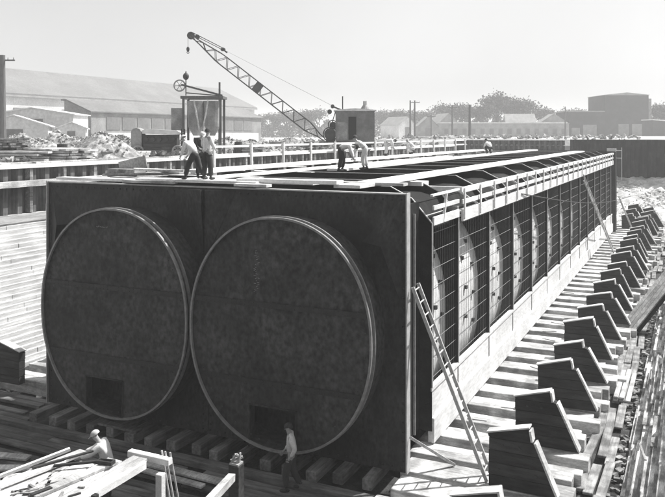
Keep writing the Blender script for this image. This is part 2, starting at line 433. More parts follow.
# dark sheets added for the shaded openings between the ribs, set below the rib tops
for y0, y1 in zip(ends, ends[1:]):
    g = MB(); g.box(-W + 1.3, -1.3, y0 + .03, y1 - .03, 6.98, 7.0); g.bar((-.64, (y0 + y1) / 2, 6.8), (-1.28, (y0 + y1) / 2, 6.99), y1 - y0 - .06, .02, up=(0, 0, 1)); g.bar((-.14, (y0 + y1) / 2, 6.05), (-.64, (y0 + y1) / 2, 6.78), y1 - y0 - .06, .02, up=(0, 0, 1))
    g.build('shade_sheet', M_RIB, tube, TL)
MB().box(-W + 1.0, -.6, .2, 2.05, 6.9, 6.92).build('shade_sheet', M_RIB, tube, TL)

# ------------------------------------------------------------------ white timber walkway along the right shoulder of the tube
ww = empty('timber_walkway', (0, 5, 6.3)); WL = ww.location.copy()
tag(ww, 'long white timber walkway with rails along the right top edge of the tube', 'walkway')
y0, y1 = 4.95, 55.6
def wp(name, fn, m=M_WHITE):
    b = MB(); fn(b); return b.build(name, m, ww, WL)
wp('fascia_board', lambda b: b.box(.05, .10, y0, y1, 6.06, 6.44))
wp('top_rail', lambda b: b.box(-.04, .12, y0, y1, 6.97, 7.12))
wp('middle_rail', lambda b: b.box(.04, .09, y0 + .1, y1, 6.6, 6.74))
wp('inner_rail', lambda b: b.box(-.72, -.66, y0, y1, 6.86, 6.95))
wp('crossbeam', lambda b: b.box(-1.65, .12, 4.8, 4.95, 7.0, 7.16))
wp('cap_block', lambda b: b.box(-1.7, -1.15, 4.6, 5.3, 7.165, 7.3))
wp('fascia_board', lambda b: b.box(.0, .05, 2.15, 4.75, 6.22, 6.46))
wp('middle_rail', lambda b: b.box(.0, .05, 2.15, 4.75, 6.66, 6.78))
wp('top_rail', lambda b: b.box(-.02, .06, 2.0, 4.78, 7.06, 7.12))
wp('brace', lambda b: b.bar((.03, 3.1, 6.25), (.03, 3.4, 7.05), .07, .07))
wp('deck_board', lambda b: b.box(-.6, -.38, 2.3, 4.7, 6.4, 6.44))
for xa in (-1.0, -.81, -.62, -.42, -.22): wp('deck_board', lambda b: b.box(xa, xa + .17, y0 + .03, y1, 6.30, 6.34))
n = 25
for i in range(n + 1):
    y = y0 + .04 + (y1 - y0 - .1) * i / n
    wp('post', lambda b: b.box(.122, .17, y, y + .09, 6.12, 7.12))
    if i % 2: wp('bracket', lambda b: b.bar((.03, y + .035, 6.46), (-.66, y + .035, 6.88), .05, .06))
    wp('joist', lambda b: b.box(-1.1, .04, y, y + .08, 6.2, 6.28))
# outer end frame standing above the far corner
wp('end_frame', lambda b: (b.box(-.55, .25, 55.7, 55.95, 7.25, 7.5), b.box(.16, .22, 55.7, 55.76, 3.0, 7.24), b.box(.7, .75, 55.8, 55.85, 4.6, 7.6), b.box(.22, .7, 55.8, 55.84, 6.6, 6.66), b.box(.22, .7, 55.8, 55.84, 7.3, 7.36)))
for k, (x, yy) in enumerate(((-1.62, 4.7), (-1.35, 4.7))):
    wp('hanger', lambda b: b.box(x, x + .06, yy, yy + .06, 6.62, 6.99))
bb = wp('beam_end', lambda b: b.box(-.5, .02, 4.62, 4.82, 6.34, 6.56), M_WOODY)

# ------------------------------------------------------------------ planks on top of the tube
def plank(x0, x1, y0, y1, z, t, m, label, rz=0, group='loose planks laid on top of the tube', tilt=0, name='plank', cat='plank'):
    cx, cy = (x0 + x1) / 2, (y0 + y1) / 2
    b = MB().box(x0, x1, y0, y1, z, z + t); o = b.build(name, m, None, (cx, cy, z))
    o.rotation_euler = (tilt, 0, rz); tag(o, label, cat, group); return o
T = 7.335
plank(-2.35, -1.55, .5, 48, T, .09, M_WHITE, 'broad white plank run nearest the right shoulder of the tube top', group='plank runs on the tube top')
plank(-6.9, -6.1, 9.5, 52, T, .09, M_WHITE, 'broad white plank run down the middle of the tube top', group='plank runs on the tube top')
plank(-9.0, -8.78, 3.0, 46, T + .12, .14, M_WHITE, 'narrow white timber rail left of the middle plank run on the tube top', group='plank runs on the tube top')
plank(-8.1, -7.6, 1.2, 30, T, .08, M_WHITE, 'white plank run right of the narrow timber rail on the tube top', group='plank runs on the tube top')
plank(-11.4, -10.9, 6, 50, T, .09, M_WHITE, 'white plank run beside the handrail on the left of the tube top', group='plank runs on the tube top')
bl = MB()
for i in range(16):
    o = MB().box(-9.02, -8.76, 4 + i * 2.6, 4.25 + i * 2.6, T, T + .116).build('packing_block', M_WOODY, None, (-8.9, 4.1 + i * 2.6, T))
    tag(o, 'small wooden block under the narrow timber rail on the tube top', 'block', 'packing blocks under the timber rail')
# cross planks over the front edge
FP = [(-12.3, -8.2, .12, .55, 0, M_WHITE, 'white plank over the front left corner of the tube top'),
      (-8.9, -4.6, .0, .5, .05, M_WHITE, 'long white plank at the front edge where the two men stand'),
      (-5.4, -2.2, .3, .8, .10, M_WHITE, 'wide white plank reaching toward the front right of the tube top'),
      (-5.2, -4.1, -.2, .1, -.0, M_WOODX, 'short dark ended board hanging at the centre of the front edge'),
      (-10.6, -8.0, .75, 1.1, .02, M_WOODX, 'grey board behind the front left plank'),
      (-7.8, -3.2, 1.0, 1.4, .02, M_WHITE, 'white plank behind the men running to the right'),
      (-9.3, -7.4, -.15, .12, .0, M_WOODX, 'short grey board overhanging the front edge left of the men'),
      (-4.6, -.7, 1.6, 2.0, .02, M_WOODX, 'plank across the first open bay behind the front edge')]
for x0, x1, a, b_, dz, m, lab in FP:
    plank(x0, x1, a, b_, T + dz, .08 if dz < .1 else .1, m, lab, rz=R(rnd.uniform(-2.5, 2.5)), group='loose planks laid on top of the tube')
for k, y in enumerate(range(3, 50, 4)):
    plank(-12.2, -6.95, y + 1.2, y + 1.5, T - .03, .025, M_WHITE, 'thin white board laid crosswise on the left half of the tube top', group='thin crosswise boards on the left half of the tube top')
# heaped boards, front-left top
for i, (x, y, rz, l, z) in enumerate([(-9.9, 1.6, 20, 2.6, .12), (-9.4, 1.9, -14, 2.2, .2), (-10.7, 2.1, 8, 2.4, .06), (-9.2, 1.5, 38, 1.6, .27)]):
    o = MB().box(-l / 2, l / 2, -.14, .14, 0, .06).build('plank', M_WOODL); o.location = (x, y, T + z + .02); o.rotation_euler = (R(rnd.uniform(-6, 6)), R(rnd.uniform(-3, 3)), R(rz))
    tag(o, ['lowest slanted board of the heap left of the two men', 'crossed board in the heap left of the two men', 'grey board at the left end of the heap on the tube top', 'topmost short board of the heap left of the two men'][i], 'plank', 'heaped boards left of the men')
# handrail on the left side of the tube top
hr = empty('handrail', (-12.2, 12, T)); HL = hr.location.copy()
tag(hr, 'white timber handrail along the left side of the tube top', 'railing')
for z in (8.28, 7.9): MB().box(-12.24, -12.18, 9, 50, z - .05, z + .05).build('rail', M_WHITE, hr, HL)
for i in range(14): MB().box(-12.17, -12.07, 9 + i * 3.1, 9.1 + i * 3.1, T - .03, 8.4).build('post', M_WHITE, hr, HL)

# ------------------------------------------------------------------ timbers on the dock floor
def timber(x0, x1, y0, y1, z0, z1, m, name, lab, cat, group, rz=0, bevel=.015):
    c = ((x0 + x1) / 2, (y0 + y1) / 2, z0)
    o = MB().box(x0, x1, y0, y1, z0, z1).build(name, m, None, c, bevel=bevel); o.rotation_euler.z = rz
    return tag(o, lab, cat, group)
for i, x in enumerate((-15.6, -9.2, -3.4, 1.3, 3.3)):
    timber(x, x + .4, 1.25, 66, -.97, -.505, M_KEEL, 'floor_runner', ['leftmost', 'left middle', 'middle', 'right middle', 'rightmost'][i] + ' long runner timber under the cross timbers', 'timber', 'runners under the cross timbers')
y = 1.35; k = 0
while y < 66:
    xa = -16.6 + rnd.uniform(-.3, .3); xb = 4.0 + rnd.uniform(-.25, .25); zt = -.005 - rnd.uniform(0, .02)
    w1 = rnd.uniform(.44, .54); w2 = rnd.uniform(.36, .5); r = R(rnd.uniform(-.12, .12))
    timber(xa, xb, y, y + w1, -.5, zt, M_WOODX, 'cross_timber', 'pale squared timber lying across the dock floor under the tube', 'timber', 'cross timbers under the tube', r)
    timber(xa + rnd.uniform(-.3, .3), xb + rnd.uniform(-.5, .3), y + w1 + .03, y + w1 + w2, -.5, zt - rnd.uniform(.01, .06), M_WOODX, 'cross_timber', 'pale squared timber lying across the dock floor under the tube', 'timber', 'cross timbers under the tube', r)
    if y < 30:   # splinters and scraps on the timbers
        for q in range(1):
            s = MB().box(-.3, .3, -.03, .03, 0, .03)
            o = s.build('wood_scrap', M_WOODX); o.location = (rnd.uniform(.4, 2.4), y + rnd.uniform(.1, .7), zt + .003); o.rotation_euler.z = R(rnd.uniform(-30, 30))
            tag(o, 'thin wood scrap lying on the cross timbers right of the tube', 'scrap', 'wood scraps on the cross timbers')
    y += 1.5 + rnd.uniform(-.05, .05); k += 1
for i, (ya, yb, xa, xb) in enumerate([(.15, 1.05, -.25, 4.1), (-.95, -.1, -.1, 3.9), (-2.5, -1.35, -.3, 3.9), (-4.1, -2.9, -.3, 4.0), (-5.6, -4.5, -.2, 4)]):
    timber(xa, xb, ya, yb, -.42, -.01 - i * .01, M_WOODX, 'cross_timber', ['wide pale timber at the front right corner of the tube', 'pale timber just in front of the right corner of the tube', 'wide pale timber the near ladder side of the front corner', 'pale timber under the nearest bilge block', 'nearest pale cross timber at the bottom of the picture'][i], 'timber', 'wide timbers at the front right corner')
# keel blocks poking out under the bulkheads
x = -12.35; i = 0
while x < -.5:
    w = rnd.uniform(.26, .36); ya = -.95 + rnd.uniform(-.12, .2)
    timber(x, x + w, ya, 1.2, -.3, -.006, M_KEEL, 'keel_block', 'squared keel block end poking out under the front of the tube', 'timber', 'keel blocks under the front edge', R(rnd.uniform(-1, 1)))
    x += rnd.uniform(.68, .82)
# support of tube on left front/right front corner
# sill and floor planks in front
timber(-17.3, -9.2, -1.38, -1.1, -.4, -.22, M_WOODXD, 'floor_sill', 'long dark sill timber in front of the left bulkhead', 'timber', 'sill timbers in front of the bulkheads')
timber(-9.1, -.45, -1.36, -1.08, -.4, -.2, M_WOODXD, 'floor_sill', 'long dark sill timber in front of the right bulkhead', 'timber', 'sill timbers in front of the bulkheads')
rows = [-1.72, -2.05, -2.38, -3.0, -3.33, -3.66, -3.99, -4.7, -5.03, -5.36, -5.9, -6.23, -6.56, -7.1, -7.43, -7.76, .25, .6, -.8, -.45]
for yy in rows:
    segs = [(-17.4, -12.8)] if yy > -1 else [(-17.4, -11.2), (-11.1, -5.6), (-5.5, -.5)]
    for a, b in segs:
        o = rnd.uniform(-.4, .4)
        timber(a + (o if a > -17 else 0), b + (o if b < -1 else 0) - .04, yy, yy + rnd.uniform(.27, .31), -.45, -.36 + rnd.uniform(-.03, .03), M_WOODXD, 'floor_plank', 'dark soaked plank of the dock floor in front of the tube', 'plank', 'floor planks in front of the tube', R(rnd.uniform(-.3, .3)))
# pale boards lying on the floor
for i, (x, y, l, w, rz, lab) in enumerate([(-6.0, -1.95, 3.2, .28, -2, 'pale knotty board lying in front of the left bulkhead'), (-5.9, -2.35, 2.4, .2, -3, 'second pale board lying just in front of the knotty board'),
        (-11.5, -3.4, 2.8, .3, 14, 'pale board lying on the dark floor planks at the left'), (-11.9, -4.0, 3.2, .25, -8, 'crossed pale board at the far left of the floor'), (-10.4, -3.9, 1.8, .3, 25, 'short pale board near the staging on the floor'),
        (-8.9, -.72, 1.5, .3, -1, 'short grey board under the left bulkhead')]):
    o = MB().box(-l / 2, l / 2, -w / 2, w / 2, 0, .07).build('board', M_WOODL if i < 5 else M_KEEL, bevel=.01)
    o.location = (x, y, (-.30 if i != 5 else -.02) + .04 * (i in (3,))); o.rotation_euler.z = R(rz); tag(o, lab, 'board', 'loose boards on the dock floor')

# ------------------------------------------------------------------ bilge blocks
def make_block(wv=0, hv=0, st=.5):
    root = empty('bilge_block', (0, 0, 0))
    n = 5; top = 1.52; P = lambda z: 1.0 + wv + (1.2 - z) * st   # right edge
    hs = [0, .3, .6, .9, 1.2]
    for i in range(4):
        z0, z1 = hs[i], hs[i + 1]; j = rnd.uniform(-.02, .02)
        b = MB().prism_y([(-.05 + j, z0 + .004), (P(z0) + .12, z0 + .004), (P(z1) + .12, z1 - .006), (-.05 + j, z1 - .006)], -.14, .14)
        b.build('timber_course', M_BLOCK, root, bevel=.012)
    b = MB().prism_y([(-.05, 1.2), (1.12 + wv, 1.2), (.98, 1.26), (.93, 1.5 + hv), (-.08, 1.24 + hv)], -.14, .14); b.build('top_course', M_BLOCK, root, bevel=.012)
    c = MB().bar((-.1, 0, 1.255 + hv), (.95, 0, 1.525 + hv), .31, .035); c.build('sunlit_top', M_BLOCKTOP, root)
    c = MB().bar((.965, 0, 1.5), (1.01, 0, 1.24), .31, .05, up=(1, 0, 0)); c.bar((1.14 + wv, 0, 1.22), (1.14 + wv + 1.2 * st, 0, .02), .31, .05, up=(1, 0, .5)); c.build('sunlit_edge', M_BLOCKTOP, root)  # pale strips paint sunlight along the top and right edges
    for (xx, zz) in ((.2, .45), (.7, 1.05), (1.1, .45), (.3, 1.05)): MB().tube((xx, -.14, zz), (xx, -.17, zz), .03, n=8).build('bolt', M_DARK, root)
    return root
proto = make_block(); protos_b = [proto, make_block(-.06, .05, .44), make_block(.05, -.05, .56)]; fresh = [True] * 3
BY = [-6.0, -2.9] + [.35 + 3.15 * i for i in range(21)]
first = True
near = {0: 'bilge block nearest the camera at the bottom edge', 1: 'second nearest bilge block, cut by the foot of the ladder', 2: 'third bilge block, right of the ladder foot', 3: 'fourth bilge block, standing behind the one beside the ladder foot'}
for i, y in enumerate(BY):
    k = (i * 2 + i // 4) % 3; o = protos_b[k] if fresh[k] else copy_tree(protos_b[k]); fresh[k] = False
    o.location = (2.15 + rnd.uniform(-.08, .08), y + rnd.uniform(-.12, .12), -.0); o.rotation_euler.z = R(rnd.uniform(-4, 4)); o.scale = (rnd.uniform(.93, 1.1), rnd.uniform(.85, 1.15), rnd.uniform(.93, 1.07))
    tag(o, near.get(i, 'black wedge shaped timber bilge block with sunlit top in the row right of the tube'), 'bilge block', 'bilge blocks along the right side of the tube')
for i, y in enumerate([0.9, 4.1, 7.3, 58, 60.5, 63]):
    o = copy_tree(proto)
    if i < 3: o.location = (-14.75, y, 0); o.rotation_euler.z = math.pi; lab = ['black timber bilge block at the left edge of the picture beside the left bulkhead', 'second black bilge block behind the left edge one', 'third black bilge block on the left of the tube'][i]; g = 'bilge blocks left of the tube'
    else: o.location = (.6 + (i - 3) * .1, y, .25 * (i - 3)); lab = 'small dark bilge block beyond the far end of the tube'; g = 'bilge blocks beyond the far end'
    tag(o, lab, 'bilge block', g)

# ------------------------------------------------------------------ plank path and rubble on the right
y = -6.0; k = 0
while y < 60:
    for j in range(3):
        if rnd.random() < .1: continue
        l = rnd.uniform(1.8, 2.6); xx = 3.95 + j * .27 + rnd.uniform(-.03, .03)
        timber(xx, xx + .25, y + rnd.uniform(-.3, .3), y + l, -.4, -.33 + rnd.uniform(-.03, .03), M_WOODY, 'path_plank', 'weathered plank of the path at the foot of the right bank', 'plank', 'planks of the path along the right bank', R(rnd.uniform(-3, 3)))
    y += 2.5
def rubble(name, n, fx, fy, fz, smin, smax, m, lab):
    b = MB()
    for _ in range(n):
        t = rnd.random(); x = fx(t); y = fy(); z = fz(x, y); s = rnd.uniform(smin, smax)
        c = Vector((x, y, z)); q = Matrix.Rotation(rnd.uniform(0, 6.3), 3, 'Z') @ Matrix.Rotation(rnd.uniform(-.5, .5), 3, 'X')
        sx, sy, sz = s * rnd.uniform(.5, 1.6), s * rnd.uniform(.4, 1), s * rnd.uniform(.2, .6)
        vs = [c + q @ Vector((i * sx * rnd.uniform(.7, 1), j * sy * rnd.uniform(.7, 1), k * sz)) for k in (-1, 1) for j in (-1, 1) for i in (-1, 1)]
        b.add(vs, [(0, 2, 3, 1), (4, 5, 7, 6), (0, 1, 5, 4), (2, 6, 7, 3), (0, 4, 6, 2), (1, 3, 7, 5)])
    return tag(b.build(name, m), lab, 'rubble', kind='stuff')
rubble('rubble', 1500, lambda t: rnd.choice((rnd.uniform(3.5, 3.95), rnd.uniform(4.75, 5.25))), lambda: -6 + 72 * rnd.random() ** 1.4, lambda x, y: -.44 + max(0, y - 62) * .3, .03, .13, M_RUBBLE, 'broken stone and wood scraps strewn at the foot of the right bank')
rubble('rubble', 1500, lambda t: rnd.uniform(-3, 7.5), lambda: rnd.uniform(58, 74), lambda x, y: -.42 + 4.5 * max(0, (y - 58) / 17.2) ** 1.4, .03, .14, M_CONC, 'pale debris strewn beyond the far end of the tube')
rubble('rubble', 350, lambda t: rnd.uniform(-17.5, -16.3), lambda: rnd.uniform(-3, 16), lambda x, y: -.44, .03, .14, M_RUBBLE, 'broken stone strewn at the foot of the left bank')
def bankz(x): return -.55 + 5.75 * (x - 5.05) / 3.1
b = MB()
for _ in range(70):   # slats and splinters scattered on the right bank
    x = rnd.uniform(5.1, 7.2); y = rnd.uniform(-4, 60); z = bankz(x) + .42
    d = Vector((rnd.uniform(-.25, .25), 1, rnd.uniform(-.12, .12))) * rnd.uniform(.2, .9)
    b.bar((x, y, z), (x + d.x, y + d.y, z + d.z), rnd.uniform(.03, .09), .03)
tag(b.build('bank_splinters', M_WOODY), 'loose slats and splinters scattered over the right bank', 'debris', kind='stuff')
# short stack of boards on the path
for i in range(5):
    timber(4.25 + (i % 3) * .19, 4.41 + (i % 3) * .19, 9.0, 12.3 + rnd.uniform(-.2, .2), -.32 + .09 * (i // 3), -.245 + .09 * (i // 3), M_WOODL, 'board', 'pale board in the small stack on the path right of the bilge blocks', 'board', 'small stack of pale boards on the path')
# big slanting chute from the bank
g = empty('timber_gangway', (3.7, 21.9, -.45)); GL = g.location.copy()
tag(g, 'broad timber gangway slanting down from the right bank to the dock floor', 'gangway')
a, c = Vector((3.85, 19.0, -.33)), Vector((7.6, 22.0, 4.7)); d = (c - a); sd = d.cross(Vector((0, 0, 1))).normalized(); dn = sd.cross(d).normalized()
if dn.z > 0: dn = -dn
for k in range(4): MB().bar(a + sd * (k - 1.5) * .27, c + sd * (k - 1.5) * .27, .25, .06, up=dn).build('plank', M_WOODL, g, GL)
for q in (-1, 1): MB().bar(a + sd * q * .42 + dn * .16 + d * .05, c + sd * q * .42 + dn * .16, .09, .24, up=dn).build('stringer', M_BLOCK, g, GL)

# ------------------------------------------------------------------ ladders
def ladder(name, foot, top, w, n, m, lab, group=None):
    foot = Vector(foot); top = Vector(top); d = (top - foot); side = Vector((0, 1, 0)) - d * (d.y / d.length_squared); side.normalize()
    r = empty(name, foot); tag(r, lab, 'ladder', group)
    for s in (-1, 1): MB().bar(foot + side * s * w / 2, top + side * s * w / 2, .05, .09, up=side.cross(d)).build('rail', m, r, foot)
    for i in range(n):
        p = foot + d * ((i + .7) / n); MB().tube(p - side * w / 2, p + side * w / 2, .02, n=6).build('rung', m, r, foot)
    return r
ladder('ladder', (2.0, .62, .02), (.12, .32, 4.85), .46, 15, M_LADDER, 'long wooden ladder leaning on the right side of the tube behind the front plate')
ladder('ladder', (1.3, 42.0, .02), (.22, 33.3, 6.0), .45, 16, M_WOODL, 'pale ladder leaning on the far part of the tube side', 'far ladders')
ladder('ladder', (2.3, 50.5, .02), (1.0, 49.5, 3.6), .4, 10, M_WOODL, 'short pale ladder standing beyond the far ladder on the cross timbers', 'far ladders')
cb = MB(); pts = [Vector((.12, 14, 6.3)).lerp(Vector((1.7, 53, 3.4)), t / 12) + Vector((0, 0, -.5 * math.sin(math.pi * t / 12))) for t in range(13)]
cb.path(pts, .025, 5); tag(cb.build('cable', M_DARK), 'thin black cable sagging from the walkway past the far ladders', 'cable')
o = MB().bar((.1, -.02, .95), (1.0, .95, .03), .09, .07).build('brace', M_WOODL); tag(o, 'short pale prop against the front right corner of the tube', 'prop')

# ------------------------------------------------------------------ mooring post with iron fitting, in front
p = empty('timber_post', (-2.29, -4.63, -.36)); PL = Vector((-2.55, -4.75, -.26))
tag(p, 'dark square timber post with an iron fitting on top before the right bulkhead', 'post')
MB().box(-2.68, -2.42, -4.88, -4.62, -.36, 1.72).build('shaft', M_BLOCK, p, PL, bevel=.02)
f = MB(); f.box(-2.66, -2.44, -4.86, -4.64, 1.722, 1.76)
f.path([(-2.65, -4.78, 1.76), (-2.56, -4.75, 1.93), (-2.46, -4.72, 1.86), (-2.52, -4.78, 1.76)], .03, 6); f.bar((-2.47, -4.75, 1.76), (-2.45, -4.75, 1.98), .05, .03); f.bar((-2.66, -4.8, 1.79), (-2.44, -4.66, 1.86), .05, .05)
f.build('iron_fitting', M_RIM, p, PL)
o = MB().tube((-2.95, -6.4, .9), (-2.75, -5.0, 1.1), .06, .05, n=10).build('pole', M_WOODL)
o2 = MB().bar((-1.51, -6.02, 2.04), (-0.97, -7.98, 2.28), .14, .14)
bpy.data.objects.remove(o); tag(o2.build('prop', M_WOODL), 'pale square prop leaning against the dark post in front', 'prop')

# ------------------------------------------------------------------ foreground staging
sg = empty('timber_staging', (-1.9, -9.5, -.36)); SL = sg.location.copy()
tag(sg, 'sunlit timber staging at the bottom left corner covered in boards', 'staging')
def sp(name, fn, m=M_WHITE, bevel=.01):
    b = MB(); fn(b); return b.build(name, m, sg, SL, bevel=bevel)
ZT = 3.5
for i, xa in enumerate((-2.62, -2.3, -1.98, -1.66)):
    sp('deck_board', lambda b: b.box(xa, xa + .3, -14 , -8.8 - .25 * (3 - i) + rnd.uniform(-.05, .05), ZT - .05, ZT), M_WOODL)
sp('edge_board', lambda b: b.box(-1.34, -1.29, -14, -8.9, ZT - .12, ZT + .01), M_WHITE)
sp('end_beam', lambda b: b.box(-1.85, -1.0, -8.72, -8.6, ZT - .1, ZT + .01), M_WHITE)
for x, yy in ((-2.5, -9.8), (-1.12, -8.78)): sp('post', lambda b: b.box(x, x + .12, yy - .12, yy, -.36, ZT - .17), M_WHITE)
sp('post', lambda b: b.box(-1.28, -1.2, -10.2, -10.1, -.36, ZT + .01), M_BLOCK)
sp('brace', lambda b: b.bar((-1.2, -8.95, .2), (-2.4, -9.75, 3.2), .05, .12), M_WOODL)
for q in range(26):
    l = rnd.uniform(.08, .4); o = MB().box(-l / 2, l / 2, -rnd.uniform(.008, .03), .02, 0, .02).build('wood_scrap', rnd.choice((M_WOODY, M_WOODX, M_DARK, M_KEEL)))
    o.location = (rnd.uniform(-2.5, -1.45), rnd.uniform(-11.2, -9.6), ZT + .004); o.rotation_euler.z = rnd.uniform(0, 3.1)
    tag(o, 'small wood scrap lying among the boards of the staging', 'scrap', 'wood scraps on the staging')
# things lying on the staging
def lay(x, y, l, w, rz, z, m, name, lab, cat, g=None, tilt=0, t=.05):
    o = MB().box(-l / 2, l / 2, -w / 2, w / 2, 0, t).build(name, m, bevel=.006); o.location = (x, y, z); o.rotation_euler = (0, tilt, R(rz)); return tag(o, lab, cat, g)
G = 'boards strewn on the staging'
lay(-2.6, -10.3, 1.5, .16, 78, ZT + .03, M_WHITE, 'board', 'white board lying along the left edge of the staging', 'board', G)
lay(-2.9, -9.2, 1.0, .2, 80, ZT - .2, M_WOODL, 'board', 'wide pale board sticking out left from the staging', 'board', G)
lay(-1.85, -9.9, 1.5, .17, 80, ZT + .004, M_WOODL, 'board', 'short board lying near the right edge of the staging', 'board', G)
tag(MB().bar((-4.3, -9.97, 2.87), (-3.33, -8.5, 3.2), .07, .05).build('batten', M_WHITE), 'long narrow white batten reaching up left of the staging', 'batten', G)
lay(-2.1, -9.55, .8, .05, 40, ZT + .06, M_DARK, 'iron_bar', 'black iron bar lying aslant on the staging behind the clamp', 'iron bar', 'iron bars on the staging', t=.04)
lay(-2.4, -9.6, 1.0, .04, 66, ZT + .09, M_DARK, 'iron_bar', 'black iron bar lying along the left of the staging boards', 'iron bar', 'iron bars on the staging', t=.035)
c = MB(); c.box(-.2, .2, -.09, -.05, 0, .08); c.box(-.2, .2, .05, .09, 0, .08); c.box(-.2, -.16, -.05, .05, 0, .08); c.box(.16, .2, -.05, .05, 0, .08)
o = c.build('iron_clamp', M_DARK); o.scale = (.7, .7, .7); o.location = (-1.75, -9.35, ZT + .06); o.rotation_euler.z = R(10); tag(o, 'black rectangular iron clamp lying on the staging boards', 'clamp')
o = MB().box(-.16, .16, -.04, .04, 0, .07).build('iron_wedge', M_DARK); o.location = (-1.95, -10.5, ZT + .005); o.rotation_euler.z = R(75); tag(o, 'small black wedge on the near part of the staging', 'wedge')
c = MB()
for i in range(4): c.torus((0, 0, .05 + i * .06), .2 - .01 * (i % 2), .032, n=26)
o = c.build('rope_coil', M_ROPE, smooth=True); o.location = (-3.35, -9.7, 2.9); tag(o, 'coil of rope lying on the low boards left of the staging', 'rope')
lowst = empty('low_platform', (-3.8, -9.6, -.36)); tag(lowst, 'low sunlit plank platform under the rope coil at the left corner', 'platform', None); LL = lowst.location.copy()
for i in range(4): MB().box(-4.6, -2.8, -11 + i * .42, -10.62 + i * .42, 2.8, 2.86).build('deck_board', M_WOODL, lowst, LL, bevel=.01)
for x, yy in ((-4.5, -10.9), (-2.95, -10.9), (-4.5, -9.5), (-2.95, -9.5)): MB().box(x, x + .1, yy, yy + .1, -.36, 2.798).build('leg', M_WOODY, lowst, LL)
for i, (ax, bx) in enumerate(((-1.15, -.62), (-1.05, -.5), (-1.22, -.74))):
    o = MB().tube((ax, -8.6, ZT + .08), (bx, -8.2, -.36 + 1.2 - 1.2), .016, n=6).build('steel_rod', M_RIM)
    tag(o, ['left of the three thin rods leaning on the end of the staging', 'right of the three thin rods leaning on the end of the staging', 'middle rod leaning on the end of the staging'][(0, 1, 2)[i] if i != 2 else 0] if False else ['middle one of three thin pale rods leaning on the end of the staging', 'rightmost of three thin pale rods leaning on the end of the staging', 'leftmost of three thin pale rods leaning on the end of the staging'][i], 'rod', 'rods leaning on the staging')

